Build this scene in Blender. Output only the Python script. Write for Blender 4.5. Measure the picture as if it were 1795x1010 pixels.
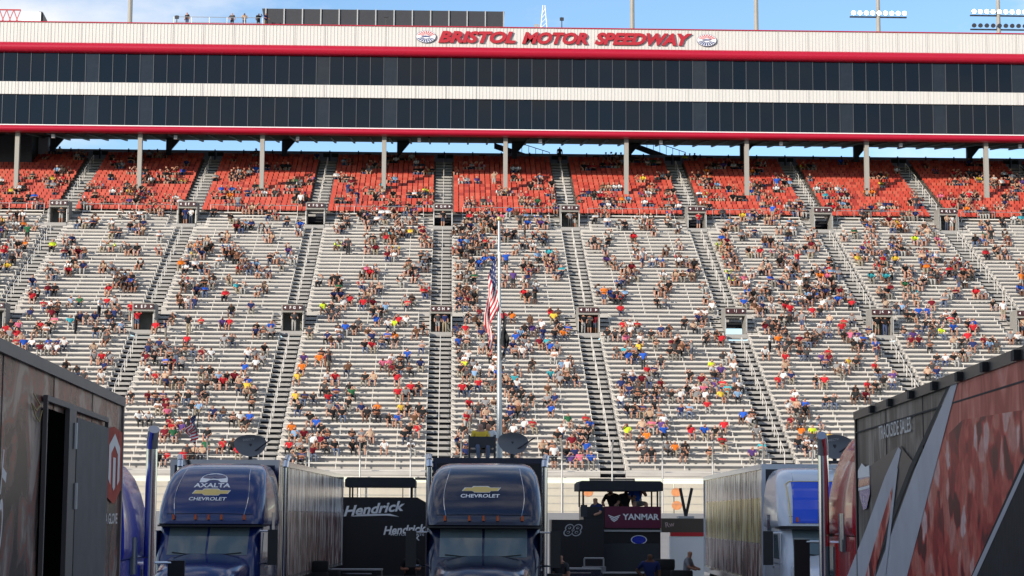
import bpy, bmesh, math, random
from mathutils import Vector, Matrix
from mathutils.bvhtree import BVHTree
import numpy as np

for o in list(bpy.data.objects):
    bpy.data.objects.remove(o)
scene = bpy.context.scene
C = scene.collection
R = math.radians
rnd = random.Random(7)

# ------------------------------------------------------------------ camera
CAM = Vector((0.0, 0.0, 2.8))
F_PX, PITCH, YAW, ROLL = 2100.0, 0.1199, 0.03166, 0.00451      # photo pixels / radians
FRAME_W, FRAME_H, FRAME_X0, FRAME_Y0 = 1090.0, 613.125, 15.0, -17.0   # what the frame covers, in photo pixels
_f = Vector((math.sin(YAW) * math.cos(PITCH), math.cos(YAW) * math.cos(PITCH), math.sin(PITCH)))
_r0 = Vector((math.cos(YAW), -math.sin(YAW), 0.0))
_u0 = _r0.cross(_f)
_r = math.cos(ROLL) * _r0 + math.sin(ROLL) * _u0
_u = -math.sin(ROLL) * _r0 + math.cos(ROLL) * _u0
cam_d = bpy.data.cameras.new('camera')
cam = bpy.data.objects.new('camera', cam_d)
C.objects.link(cam)
m3 = Matrix((_r, _u, -_f)).transposed()
cam.matrix_world = Matrix.Translation(CAM) @ m3.to_4x4()
cam_d.sensor_fit = 'HORIZONTAL'
cam_d.sensor_width = 36.0
cam_d.lens = 36.0 * F_PX / FRAME_W
cam_d.shift_x = (FRAME_X0 + FRAME_W / 2 - 560.0) / FRAME_W
cam_d.shift_y = -(FRAME_Y0 + FRAME_H / 2 - 279.0) / FRAME_W
cam_d.clip_start = 0.1
cam_d.clip_end = 6000.0
scene.camera = cam


def at(u, v, Y):
    """Point of the place at depth Y that shows at photo pixel (u, v)."""
    d = _r * ((u - 560.0) / F_PX) + _u * ((279.0 - v) / F_PX) + _f
    return CAM + d * (Y / d.y)


def zv(v, Y, u=560):
    return at(u, v, Y).z


def pix(p):
    q = Vector(p) - CAM
    return 560 + F_PX * q.dot(_r) / q.dot(_f), 279 - F_PX * q.dot(_u) / q.dot(_f)


# ------------------------------------------------------------------ world, sun, exposure
SUN_EL, SUN_AZ = R(16.0), R(222.0)        # azimuth clockwise from +Y: behind the camera, to its left
w = bpy.data.worlds.new('World')
scene.world = w
w.use_nodes = True
nt = w.node_tree
bg = nt.nodes['Background']
sky = nt.nodes.new('ShaderNodeTexSky')
sky.sky_type = 'NISHITA'
sky.sun_disc = False
sky.sun_elevation = SUN_EL
sky.sun_rotation = SUN_AZ
sky.altitude = 500
sky.air_density = 1.0
sky.dust_density = 0.25
sky.ozone_density = 3.0
# thin broken cloud over the whole sky
wtc = nt.nodes.new('ShaderNodeTexCoord')
wmp = nt.nodes.new('ShaderNodeMapping')
wmp.inputs['Scale'].default_value = (1.0, 1.0, 2.6)
wmp.inputs['Location'].default_value = (1.7, 4.1, 2.3)
wnz = nt.nodes.new('ShaderNodeTexNoise')
wnz.inputs['Scale'].default_value = 3.2
wnz.inputs['Detail'].default_value = 9
wnz.inputs['Roughness'].default_value = 0.58
wcr = nt.nodes.new('ShaderNodeValToRGB')
wcr.color_ramp.elements[0].position = 0.46
wcr.color_ramp.elements[0].color = (0, 0, 0, 1)
wcr.color_ramp.elements[1].position = 0.66
wcr.color_ramp.elements[1].color = (0.85, 0.85, 0.85, 1)
wmx = nt.nodes.new('ShaderNodeMix')
wmx.data_type = 'RGBA'
wmx.inputs[7].default_value = (6.4, 6.0, 5.6, 1)
nt.links.new(wtc.outputs['Generated'], wmp.inputs[0])
nt.links.new(wmp.outputs[0], wnz.inputs['Vector'])
nt.links.new(wnz.outputs['Fac'], wcr.inputs[0])
nt.links.new(wcr.outputs[0], wmx.inputs[0])
nt.links.new(sky.outputs[0], wmx.inputs[6])
nt.links.new(wmx.outputs[2], bg.inputs[0])
bg.inputs[1].default_value = 0.15
sl = bpy.data.lights.new('sun', 'SUN')
sl.energy = 3.8
sl.angle = R(0.5)
sl.color = (1.0, 0.90, 0.76)
sun = bpy.data.objects.new('sun', sl)
C.objects.link(sun)
sd = Vector((math.sin(SUN_AZ) * math.cos(SUN_EL), math.cos(SUN_AZ) * math.cos(SUN_EL), math.sin(SUN_EL)))
sun.rotation_euler = sd.to_track_quat('Z', 'Y').to_euler()
scene.view_settings.view_transform = 'Standard'
scene.view_settings.look = 'None'
scene.view_settings.exposure = 0.42
scene.view_settings.gamma = 1.0
scene.view_settings.use_curve_mapping = False
scene.cycles.max_bounces = 5
scene.cycles.diffuse_bounces = 2
scene.cycles.glossy_bounces = 3
scene.cycles.use_denoising = True

# ------------------------------------------------------------------ materials
MATS = {}


def mat(name, col, rough=0.6, metal=0.0, var=0.0, scale=3.0, bump=0.0, spec=0.5, coat=0.0, stretch=(1, 1, 1), emit=0.0):
    if name in MATS:
        return MATS[name]
    m = bpy.data.materials.new(name)
    m.use_nodes = True
    n = m.node_tree
    b = n.nodes['Principled BSDF']
    b.inputs['Base Color'].default_value = (*col, 1)
    b.inputs['Roughness'].default_value = rough
    b.inputs['Metallic'].default_value = metal
    b.inputs['Specular IOR Level'].default_value = spec
    b.inputs['Coat Weight'].default_value = coat
    b.inputs['Coat Roughness'].default_value = 0.06
    if emit:
        b.inputs['Emission Color'].default_value = (*col, 1)
        b.inputs['Emission Strength'].default_value = emit
    if var or bump:
        tc = n.nodes.new('ShaderNodeTexCoord')
        mp = n.nodes.new('ShaderNodeMapping')
        mp.inputs['Scale'].default_value = stretch
        nz = n.nodes.new('ShaderNodeTexNoise')
        nz.inputs['Scale'].default_value = scale
        nz.inputs['Detail'].default_value = 6
        nz.inputs['Roughness'].default_value = 0.65
        n.links.new(tc.outputs['Object'], mp.inputs[0])
        n.links.new(mp.outputs[0], nz.inputs['Vector'])
        if var:
            hs = n.nodes.new('ShaderNodeMix')
            hs.data_type = 'RGBA'
            hs.blend_type = 'MIX'
            hs.inputs[6].default_value = (*[max(0, c * (1 - var)) for c in col], 1)
            hs.inputs[7].default_value = (*[min(1, c * (1 + var)) for c in col], 1)
            n.links.new(nz.outputs['Fac'], hs.inputs[0])
            n.links.new(hs.outputs[2], b.inputs['Base Color'])
        if bump:
            bp = n.nodes.new('ShaderNodeBump')
            bp.inputs['Strength'].default_value = bump
            bp.inputs['Distance'].default_value = 0.05
            n.links.new(nz.outputs['Fac'], bp.inputs['Height'])
            n.links.new(bp.outputs[0], b.inputs['Normal'])
    MATS[name] = m
    return m


# ------------------------------------------------------------------ mesh builder
class MB:
    def __init__(s):
        s.v, s.f, s.m = [], [], []

    def quad(s, a, b, c, d, mi=0):
        k = len(s.v)
        s.v += [tuple(a), tuple(b), tuple(c), tuple(d)]
        s.f.append((k, k + 1, k + 2, k + 3))
        s.m.append(mi)

    def poly(s, pts, mi=0):
        k = len(s.v)
        s.v += [tuple(p) for p in pts]
        s.f.append(tuple(range(k, k + len(pts))))
        s.m.append(mi)

    def box(s, x0, x1, y0, y1, z0, z1, mi=0):
        k = len(s.v)
        s.v += [(x0, y0, z0), (x1, y0, z0), (x1, y1, z0), (x0, y1, z0), (x0, y0, z1), (x1, y0, z1), (x1, y1, z1), (x0, y1, z1)]
        for f in ((0, 3, 2, 1), (4, 5, 6, 7), (0, 1, 5, 4), (1, 2, 6, 5), (2, 3, 7, 6), (3, 0, 4, 7)):
            s.f.append(tuple(k + i for i in f))
            s.m.append(mi)
        return s

    def bar(s, p, q, r=0.03, n=6, mi=0, r2=None):
        p, q = Vector(p), Vector(q)
        d = (q - p).normalized()
        a = d.orthogonal().normalized()
        b = d.cross(a)
        r2 = r if r2 is None else r2
        k = len(s.v)
        for i in range(n):
            t = 2 * math.pi * i / n
            o = a * math.cos(t) + b * math.sin(t)
            s.v.append(tuple(p + o * r))
            s.v.append(tuple(q + o * r2))
        for i in range(n):
            j = (i + 1) % n
            s.f.append((k + 2 * i, k + 2 * j, k + 2 * j + 1, k + 2 * i + 1))
            s.m.append(mi)
        s.f.append(tuple(k + 2 * i for i in range(n))[::-1])
        s.f.append(tuple(k + 2 * i + 1 for i in range(n)))
        s.m += [mi, mi]
        return s

    def path(s, pts, r=0.03, n=6, mi=0):
        for a, b in zip(pts[:-1], pts[1:]):
            s.bar(a, b, r, n, mi)
        return s

    def prism(s, pts, axis, a0, a1, mi=0):
        """2D outline pts extruded along axis ('x': pts are (y,z); 'y': (x,z); 'z': (x,y))."""
        def P(p, a):
            return {'x': (a, p[0], p[1]), 'y': (p[0], a, p[1]), 'z': (p[0], p[1], a)}[axis]
        n = len(pts)
        k = len(s.v)
        s.v += [P(p, a0) for p in pts] + [P(p, a1) for p in pts]
        s.f.append(tuple(range(k, k + n)))
        s.f.append(tuple(range(k + 2 * n - 1, k + n - 1, -1)))
        s.m += [mi, mi]
        for i in range(n):
            j = (i + 1) % n
            s.f.append((k + i, k + n + i, k + n + j, k + j))
            s.m.append(mi)
        return s

    def rings(s, rings, close=True, cap=True, mi=0):
        n = len(rings[0])
        k = len(s.v)
        for r in rings:
            s.v += [tuple(p) for p in r]
        for a in range(len(rings) - 1):
            for i in range(n if close else n - 1):
                j = (i + 1) % n
                s.f.append((k + a * n + i, k + a * n + j, k + (a + 1) * n + j, k + (a + 1) * n + i))
                s.m.append(mi)
        if cap:
            s.f.append(tuple(k + i for i in range(n))[::-1])
            s.f.append(tuple(k + (len(rings) - 1) * n + i for i in range(n)))
            s.m += [mi, mi]
        return s

    def mesh(s, name, mats, smooth=False, fix=True):
        me = bpy.data.meshes.new(name)
        me.from_pydata(s.v, [], s.f)
        for m in (mats if isinstance(mats, (list, tuple)) else [mats]):
            me.materials.append(m)
        me.polygons.foreach_set('material_index', s.m)
        if fix:
            bm = bmesh.new()
            bm.from_mesh(me)
            bmesh.ops.recalc_face_normals(bm, faces=bm.faces)
            bm.to_mesh(me)
            bm.free()
        if smooth:
            me.polygons.foreach_set('use_smooth', [True] * len(me.polygons))
            me.set_sharp_from_angle(angle=R(38))
        me.update()
        return me

    def build(s, name, mats, parent=None, smooth=False, fix=True, loc=None):
        return link(name, s.mesh(name, mats, smooth, fix), parent, loc)


def link(name, me, parent=None, loc=None):
    o = bpy.data.objects.new(name, me)
    C.objects.link(o)
    if parent is not None:
        o.parent = parent
    if loc is not None:
        o.location = loc
    return o


def thing(name, label, cat, loc=(0, 0, 0), rz=0.0, group=None):
    o = bpy.data.objects.new(name, None)
    o.empty_display_size = 0.3
    C.objects.link(o)
    o.location = loc
    o.rotation_euler = (0, 0, rz)
    return tag(o, label, cat, group)


def tag(o, label, cat, group=None):
    o['label'] = label
    o['category'] = cat
    if group:
        o['group'] = group
    return o


def struct(o):
    o['kind'] = 'structure'
    return o


def stuff(o):
    o['kind'] = 'stuff'
    return o


_txt = {}


def text_mesh(body, size=1.0, shear=0.0, extrude=0.0, bold=0.0, spacing=1.0):
    """Flat or extruded lettering as (verts, faces), centred, in the x-z plane facing -y."""
    key = (body, shear, extrude, bold, spacing)
    if key not in _txt:
        cu = bpy.data.curves.new('t', 'FONT')
        cu.body = body
        cu.align_x = 'CENTER'
        cu.align_y = 'CENTER'
        cu.shear = shear
        cu.offset = bold
        cu.extrude = extrude
        cu.space_character = spacing
        cu.resolution_u = 3
        o = bpy.data.objects.new('t', cu)
        C.objects.link(o)
        bpy.context.view_layer.update()
        me = bpy.data.meshes.new_from_object(o.evaluated_get(bpy.context.evaluated_depsgraph_get()))
        vs = [v.co.copy() for v in me.vertices]
        fs = [tuple(p.vertices) for p in me.polygons]
        bpy.data.objects.remove(o)
        bpy.data.curves.remove(cu)
        x0, x1 = min(v.x for v in vs), max(v.x for v in vs)
        y0, y1 = min(v.y for v in vs), max(v.y for v in vs)
        vs = [Vector((v.x - (x0 + x1) / 2, -v.z, v.y - (y0 + y1) / 2)) for v in vs]
        _txt[key] = (vs, fs, x1 - x0, y1 - y0)
    return _txt[key]


def add_text(mb, body, origin, xdir, zdir, height=None, width=None, mi=0, project=None, **kw):
    """Lettering put on a plane (origin, xdir, zdir); project moves each point onto a surface."""
    vs, fs, tw, th = text_mesh(body, **kw)
    sz = (height / th) if height else width / tw
    sx = (width / tw) if width else sz
    xd, zd = Vector(xdir).normalized(), Vector(zdir).normalized()
    nd = zd.cross(xd)      # outward
    k = len(mb.v)
    for v in vs:
        p = Vector(origin) + xd * (v.x * sx) + zd * (v.z * sz) - nd * (v.y * sz)
        mb.v.append(tuple(project(p) if project else p))
    for f in fs:
        mb.f.append(tuple(k + i for i in f))
        mb.m.append(mi)
    return mb


def add_shape(mb, pts, origin, xdir, zdir, mi=0, project=None):
    xd, zd = Vector(xdir).normalized(), Vector(zdir).normalized()
    P = [Vector(origin) + xd * a + zd * b for a, b in pts]
    if project:
        P = [project(p) for p in P]
    mb.poly(P, mi)
    return mb


def projector(mb, direction, off=0.006):
    bvh = BVHTree.FromPolygons([Vector(v) for v in mb.v], mb.f)
    d = Vector(direction).normalized()

    def pr(p):
        h = bvh.ray_cast(p - d * 3.0, d)
        return (h[0] - d * off) if h[0] else p
    return pr
# ================================================================== STRUCTURE
M_ALU = mat('bench_aluminium', (0.68, 0.64, 0.58), 0.5, 0.0, 0.18, 0.5)
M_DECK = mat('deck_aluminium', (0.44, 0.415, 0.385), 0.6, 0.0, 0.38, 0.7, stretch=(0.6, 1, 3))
M_STEP = mat('step_aluminium', (0.33, 0.32, 0.305), 0.6, 0.0, 0.22, 2.5)
M_STEEL = mat('galvanised_steel', (0.42, 0.42, 0.42), 0.5, 0.6, 0.15, 4)
M_DARKST = mat('dark_steel', (0.035, 0.037, 0.045), 0.6, 0.2, 0.2, 3)
M_CONC = mat('concrete', (0.40, 0.385, 0.36), 0.85, 0.0, 0.2, 1.2)
M_ASPH = mat('pale_worn_paving', (0.20, 0.195, 0.185), 0.9, 0.0, 0.35, 0.5, 0.25)  # paving tone raised to bounce skylight onto the shaded trucks
M_RED = mat('red_band_paint', (0.42, 0.006, 0.03), 0.35, 0.0, 0.06, 0.4)
M_WHITE = mat('ribbed_white_cladding', (0.60, 0.585, 0.56), 0.55, 0.0, 0.13, 1.0, stretch=(5, 1, 0.12))
M_BLACK = mat('matt_black', (0.012, 0.012, 0.013), 0.7)
M_LETTERW = mat('white_lettering', (0.82, 0.82, 0.82), 0.5)
M_SEAT = mat('red_plastic_seat', (0.47, 0.052, 0.026), 0.55, 0.0, 0.40, 1.1)
M_REDDECK = mat('stained_concrete', (0.10, 0.085, 0.07), 0.85, 0.0, 0.3, 2)  # dark mottled tone, seen in the gaps between the red seats
M_SIGN = mat('maroon_sign', (0.05, 0.012, 0.014), 0.5)

# ---- ground, track
gb = MB()
gb.quad((-2500, -1500, 0), (2500, -1500, 0), (2500, 4000, 0), (-2500, 4000, 0))
struct(gb.build('ground', M_ASPH, fix=False))
tr = MB()
tr.prism([(96, 0.004), (98, 0.05), (124, 3.0), (124, 0.001)], 'x', -140, 140)
struct(tr.build('track', mat('track_concrete', (0.30, 0.29, 0.28), 0.85, 0, 0.2, 0.3)))

X0 = -0.7105           # centre of the aisle between sections G and H
PITCH_X = 12.0
AISLE = 1.75
SECTW = PITCH_X - AISLE
TREAD, RISER = 0.85, 0.4232
Y_FRONT, Z_FRONT = 135.7, 5.95
N_ROWS = 60
N_RED = 19
YR, ZR = Y_FRONT + N_ROWS * TREAD, Z_FRONT + N_ROWS * RISER     # start of the red seats
TR2, RI2 = 0.90, 0.449
LETTERS = 'BCDEFGHIJKLMN'


def row_yz(i):
    if i < N_ROWS:
        return Y_FRONT + i * TREAD, Z_FRONT + i * RISER
    j = i - N_ROWS
    return YR + j * TR2, ZR + j * RI2


LOW_ROWS = range(27, 32)      # rows cut back beside the lower entrances
UPP_ROWS = range(55, 60)
SECTIONS = [(k, LETTERS[k + 5]) for k in range(-4, 7)]        # k: section whose left aisle is X0 + (k-1)*12; 'G' is k=0


def sect_x(k):
    return X0 + (k - 1) * PITCH_X + AISLE / 2


def bench_mesh(wd):
    b = MB()
    b.box(0, wd, 0.32, 0.57, 0.345, 0.43)
    n = max(2, round(wd / 2.0))
    for i in range(n + 1):
        x = 0.03 + (wd - 0.06) * i / n
        b.box(x - 0.025, x + 0.025, 0.37, 0.47, 0.0, 0.344)
    return b.mesh('bench', M_ALU)


CUT = 0.95
bench_full = bench_mesh(SECTW)
bench_short = bench_mesh(SECTW - 2 * CUT)


def stepped(x0, x1, rows, mi_t=0, mi_r=0, first=True):
    """Solid stepped deck: treads and risers from row a to row b, closed underneath."""
    mb = MB()
    prof = []
    for i in rows:
        y, z = row_yz(i)
        prof += [(y, z - (RISER if i < N_ROWS else RI2)), (y, z)]
    y, z = row_yz(rows[-1] + 1)
    prof += [(y, prof[-1][1])]
    for a, b in zip(prof[:-1], prof[1:]):
        mb.quad((x0, *a), (x1, *a), (x1, *b), (x0, *b))
        mb.quad((x0, a[0] + 0.06, a[1] - 0.10), (x0, b[0] + 0.06, b[1] - 0.10), (x1, b[0] + 0.06, b[1] - 0.10), (x1, a[0] + 0.06, a[1] - 0.10))
    return mb


deck_me = stepped(0, SECTW, list(range(N_ROWS))).mesh('deck', M_DECK, fix=False)
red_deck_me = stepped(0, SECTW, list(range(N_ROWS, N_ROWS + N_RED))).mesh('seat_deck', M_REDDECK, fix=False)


def seats_mesh():
    mb = MB()
    pw = 0.53
    n = int(SECTW / pw)
    tints = [rnd.choice((0, 0, 0, 1, 1, 2)) for q in range(n * N_RED)]
    ox = (SECTW - n * pw) / 2
    for j in range(N_RED):
        y, z = row_yz(N_ROWS + j)
        for i in range(n):
            x = ox + i * pw + 0.045
            x1 = x + pw - 0.09
            b0, b1 = y + 0.62, y + 0.70
            mb.quad((x, y + 0.25, z + 0.42), (x1, y + 0.25, z + 0.42), (x1, y + 0.60, z + 0.40), (x, y + 0.60, z + 0.40))
            mb.quad((x, y + 0.25, z + 0.34), (x1, y + 0.25, z + 0.34), (x1, y + 0.25, z + 0.42), (x, y + 0.25, z + 0.42))
            mb.quad((x, b0, z + 0.40), (x1, b0, z + 0.40), (x1, b1, z + 0.78), (x, b1, z + 0.78))
            mb.quad((x, b1, z + 0.78), (x1, b1, z + 0.78), (x1, b1 + 0.04, z + 0.76), (x, b1 + 0.04, z + 0.76))
            mb.quad((x1, b1 + 0.04, z + 0.76), (x, b1 + 0.04, z + 0.76), (x, b0 + 0.03, z + 0.38), (x1, b0 + 0.03, z + 0.38))
            mb.box(x + 0.18, x + 0.24, y + 0.45, y + 0.52, z, z + 0.38)
    for q in range(len(mb.m)):
        mb.m[q] = tints[q // 11] if (q % 11) < 5 else 3
    return mb.mesh('seats', [M_SEAT, mat('faded_red_seat', (0.52, 0.085, 0.048), 0.65, 0.0, 0.3, 2), mat('dark_red_seat', (0.34, 0.030, 0.017), 0.5), M_DARKST], fix=False)


seats_me = seats_mesh()
ORD = {'left': 'left', 'right': 'right'}
for k, L in SECTIONS:
    x = sect_x(k)
    nb = LETTERS[k + 4] + ' ' + L, L + ' ' + LETTERS[k + 6]
    s = thing('bleacher_section', f'silver bleacher section {L} between the aisles signed {nb[0]} and {nb[1]}', 'bleachers', (x, Y_FRONT, Z_FRONT), 0, 'bleacher sections of the grandstand')
    link('deck', deck_me, s, (0, -Y_FRONT, -Z_FRONT))
    for i in range(N_ROWS):
        y, z = row_yz(i)
        short = i in LOW_ROWS or i in UPP_ROWS
        link('bench', bench_short if short else bench_full, s, (CUT if short else 0, y - Y_FRONT, z - Z_FRONT))
    s2 = thing('red_seat_block', f'block of red folding seats above bleacher section {L} under the tower', 'seats', (x, YR, ZR), 0, 'red seat blocks under the tower')
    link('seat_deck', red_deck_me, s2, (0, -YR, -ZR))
    stuff(link('seats', seats_me, s2, (0, -YR, -ZR)))
    # low white kerb rail in front of the red block
    rl = MB()
    rl.bar((1.0, -0.08, 0.75), (SECTW - 1.0, -0.08, 0.75), 0.03)
    for q in range(6):
        xx = 1.0 + (SECTW - 2.0) * q / 5
        rl.bar((xx, -0.08, 0.0), (xx, -0.08, 0.75), 0.02)
    rl.build('front_rail', M_STEEL, s2)

# ---- aisles: steps, handrail, two entrances each
step_me = MB().box(-AISLE / 2 + 0.02, AISLE / 2 - 0.02, 0.0, 0.62, -0.20, 0.0).mesh('step', M_STEP)
stringer_pts = []


def aisle_label(k):
    return LETTERS[k + 5] + ' ' + LETTERS[k + 6]


for k in range(-4, 6):
    ax = X0 + k * PITCH_X
    nm = aisle_label(k)
    a = thing('aisle_stair', f'steep aluminium aisle stair with centre rail under the {nm} signs', 'stairs', (ax, Y_FRONT, Z_FRONT), 0, 'aisle stairs of the grandstand')
    for i in range(N_ROWS + N_RED):
        if 28 <= i <= 30 or 57 <= i <= 59:
            continue
        y, z = row_yz(i)
        link('step', step_me, a, (0, y - Y_FRONT, z - Z_FRONT - 0.06))
    st = MB()
    for r0, r1 in ((0, 27), (31, 56), (60, N_ROWS + N_RED - 1)):
        y0, z0 = row_yz(r0)
        y1, z1 = row_yz(r1)
        aw = AISLE / 2 + 0.7
        st.quad((-aw, y0 + 0.5, z0 - 0.75), (aw, y0 + 0.5, z0 - 0.75), (aw, y1 + 1.0, z1 - 0.55), (-aw, y1 + 1.0, z1 - 0.55))
    o = st.build('stringer', M_DARKST, a, fix=False)
    o.location = (0, -Y_FRONT, -Z_FRONT)
    for r0, r1 in ((1, 25), (33, 54), (62, N_ROWS + N_RED - 2)):
        hr = MB()
        p0, p1 = row_yz(r0), row_yz(r1)
        hr.bar((0, p0[0], p0[1] + 0.5), (0, p1[0], p1[1] + 0.5), 0.012, 4)
        i = r0
        while i + 2 <= r1:
            p0, p1 = row_yz(i), row_yz(i + 2)
            hr.bar((0, p0[0], p0[1] + 0.9), (0, p1[0], p1[1] + 0.9), 0.03)
            for p in (p0, p1):
                hr.bar((0, p[0], p[1]), (0, p[0], p[1] + 0.9), 0.03)
            i += 3
        o = hr.build('handrail', M_ALU, a)
        o.location = (0, -Y_FRONT, -Z_FRONT)
    for lev, base in (('lower', 28), ('upper', 57)):
        y, z = row_yz(base)
        back = {('lower', 2): None, ('upper', 0): None, ('upper', 2): None, ('upper', 3): None, ('upper', -1): None}.get((lev, k), 'dark')
        v = thing('stand_entrance', f'{lev} entrance in the {nm} aisle with its maroon letter sign', 'entrance', (ax, y, z), 0, 'entrances in the aisles')
        b = MB()
        hw = 0.80
        top = 1.98
        b.box(-hw - 0.12, -hw, 0.0, 1.7, -0.3, top - 0.05)
        b.box(hw, hw + 0.12, 0.0, 1.7, -0.3, top - 0.05)
        b.box(-hw, hw, -0.02, 1.6, 1.28, top)
        b.build('surround', mat('grimy_concrete', (0.27, 0.26, 0.24), 0.85, 0, 0.3, 3), v)
        MB().box(-hw - 0.1, hw + 0.1, -0.9, 1.44 if back else 0.5, -0.62, -0.31).build('landing', M_STEP, v)
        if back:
            MB().box(-hw, hw, 1.45, 1.55, -0.3, 1.27).build('door', mat('dim_doorway', (0.16, 0.165, 0.15), 0.8, 0, 0.4, 2), v)  # added backing panel; its tone stands for the shaded inside
        sg = MB()
        sg.box(-0.80, 0.80, -0.14, -0.03, 1.46, 1.86)
        sgo = sg.build('sign', M_SIGN, v)
        tx = MB()
        add_text(tx, nm, (0, -0.146, 1.66), (1, 0, 0), (0, 0, 1), height=0.23, bold=0.02, spacing=1.15)
        for sx in (-1, 1):
            tx.poly([(sx * 0.54, -0.146, 1.76), (sx * 0.72, -0.146, 1.66), (sx * 0.54, -0.146, 1.56)])
        tx.build('lettering', M_LETTERW, sgo, fix=False)
        for sx in (-1, 1):
            rr = MB()
            for zz in (0.5, 1.0):
                rr.bar((sx * (hw + 0.06), -0.55, zz), (sx * (hw + 0.06), 1.7, zz + 1.0), 0.03)
            for q in range(4):
                yy = -0.55 + 0.75 * q
                rr.bar((sx * (hw + 0.06), yy, -0.2), (sx * (hw + 0.06), yy, 1.0 + 0.444 * (yy + 0.55)), 0.03)
            rr.build('railing', M_STEEL, v)
        fl = MB()
        for sx in (-1, 1):
            for q in range(5):
                yy = (q - 1) * TREAD
                zz = (q - 1) * RISER
                x0, x1 = sorted((sx * (hw + 0.13), sx * (AISLE / 2 + CUT - 0.03)))
                MB().box(x0, x1, yy, yy + 0.5, zz - 0.10, zz + 0.05).build('side_step', M_STEP, v)

# ---- front wall and lower concourse of the stand
fw = thing('front_wall', 'cream concrete front wall of the grandstand behind the catch fence', 'wall', (0, 128.0, 0))
b = MB()
b.box(-140, 140, 0, 0.5, 0, zv(534, 128.0))
b.box(-140, 140, -0.03, 0.53, zv(534, 128.0), zv(533, 128) + 0.1)
b.build('barrier', mat('barrier_paint', (0.55, 0.53, 0.50), 0.7, 0, 0.12, 0.7), fw)
b = MB()
ztop, zlow = zv(497, 131.5), zv(534, 131.5)
for i in range(44):
    x = -66 + i * 3.0
    b2 = MB().box(0.03, 2.97, 0, 0.25, 0, ztop - zlow)
    if i == 0:
        pm = b2.mesh('panel', mat('cream_panel', (0.52, 0.48, 0.40), 0.7, 0, 0.25, 0.8))
    link('panel', pm, fw, (x, 3.5, zlow))
MB().box(-140, 140, 3.8, 8.5, 0, ztop - 0.3).build('plinth', M_CONC, fw)
orange = mat('orange_print', (0.62, 0.25, 0.10), 0.7, 0, 0.4, 5)
for u in (517, 562, 588, 641, 735, 735.5, 690):
    p = at(u, 507 if u != 735.5 else 521, 131.46)
    d = MB()
    d.poly([(p.x + 0.34 * math.cos(t * math.pi / 8), 3.485, p.z + 0.30 * math.sin(t * math.pi / 8)) for t in range(16)])
    d.build('round_advert', orange, fw, fix=False)
wr = MB()
for zz in (ztop + 0.35, ztop + 0.75):
    wr.bar((-80, 3.6, zz), (80, 3.6, zz), 0.03)
wr.build('top_rail', M_ALU, fw)

# ---- catch fence: each post bent over the track, with cables
cf = thing('catch_fence', 'tall thin catch fence with bent posts and cables along the track', 'fence', (0, 127.6, 0))
pp = MB()
hz = zv(452, 127.6)
pp.path([(0, 0, 2.0), (0, 0, hz - 1.3), (0, -0.12, hz - 0.7), (0, -0.4, hz - 0.2), (0, -0.8, hz)], 0.055)
pm = pp.mesh('post', M_STEEL)
for i in range(-16, 22):
    link('post', pm, cf, ((i + 0.25) * 3.25, 0, 0))
for q in range(9):
    zz = 2.6 + q * (hz - 3.6) / 8
    MB().bar((-54, 0, zz), (70, 0, zz), 0.012, 4).build('cable', M_STEEL, cf)

# ================================================================== TOWER ABOVE THE SEATS
YB = 191.5
z = lambda v: zv(v, YB)
XL, XR = -70.0, 76.0
tw = thing('suite_tower', 'long suite tower with red bands and dark glass above the red seats', 'building', (0, YB, 0))
DEP = 15.0
M_GLASS = mat('dark_tinted_glass', (0.004, 0.006, 0.010), 0.025, 0.0, 0.0, spec=0.33)
M_MULL = mat('mullion', (0.085, 0.09, 0.10), 0.5, 0.3)


def band(name, v0, v1, prot, m, th=0.3):
    return MB().box(XL, XR, -prot, th, z(v1), z(v0)).build(name, m, tw)


zc0, zc1 = z(12.6), z(34)
# ribbed fascia panels
for nm, va, vb in (('upper_fascia', 12.8, 34), ('middle_fascia', 75.6, 88.8)):
    b = MB()
    b.box(XL, XR, 0.0, 0.6, z(vb), z(va))
    x = XL
    while x < XR:
        b.box(x, x + 0.05, -0.035, 0.0, z(vb) + 0.01, z(va) - 0.01)
        x += 0.335
    b.build(nm, M_WHITE, tw, fix=False)
    for i in range(-23, 26):
        xx = X0 + i * 3.0 + 0.168
        MB().box(xx - 0.02, xx + 0.02, -0.042, -0.036, z(vb) + 0.01, z(va) - 0.01).build('panel_joint', mat('joint_sealant', (0.50, 0.48, 0.46), 0.7), tw)
MB().box(XL, XR, -0.12, 0.7, z(12.8), z(11.9)).build('coping', M_RED, tw)
MB().box(XL, XR, -0.10, 0.0, z(121.8), z(120.9)).build('sill', M_LETTERW, tw)


def round_band(name, va, vb, prot):
    z0, z1 = z(vb), z(va)
    pts = []
    for t in range(13):
        a = -math.pi / 2 + math.pi * t / 12
        pts.append((-prot * math.cos(a), (z0 + z1) / 2 + (z1 - z0) / 2 * math.sin(a)))
    pts += [(0.5, z1), (0.5, z0)]
    mb = MB()
    mb.rings([[(x, *p) for p in pts] for x in np.linspace(XL, XR, 12)])
    return mb.build(name, M_RED, tw, smooth=True)


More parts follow.
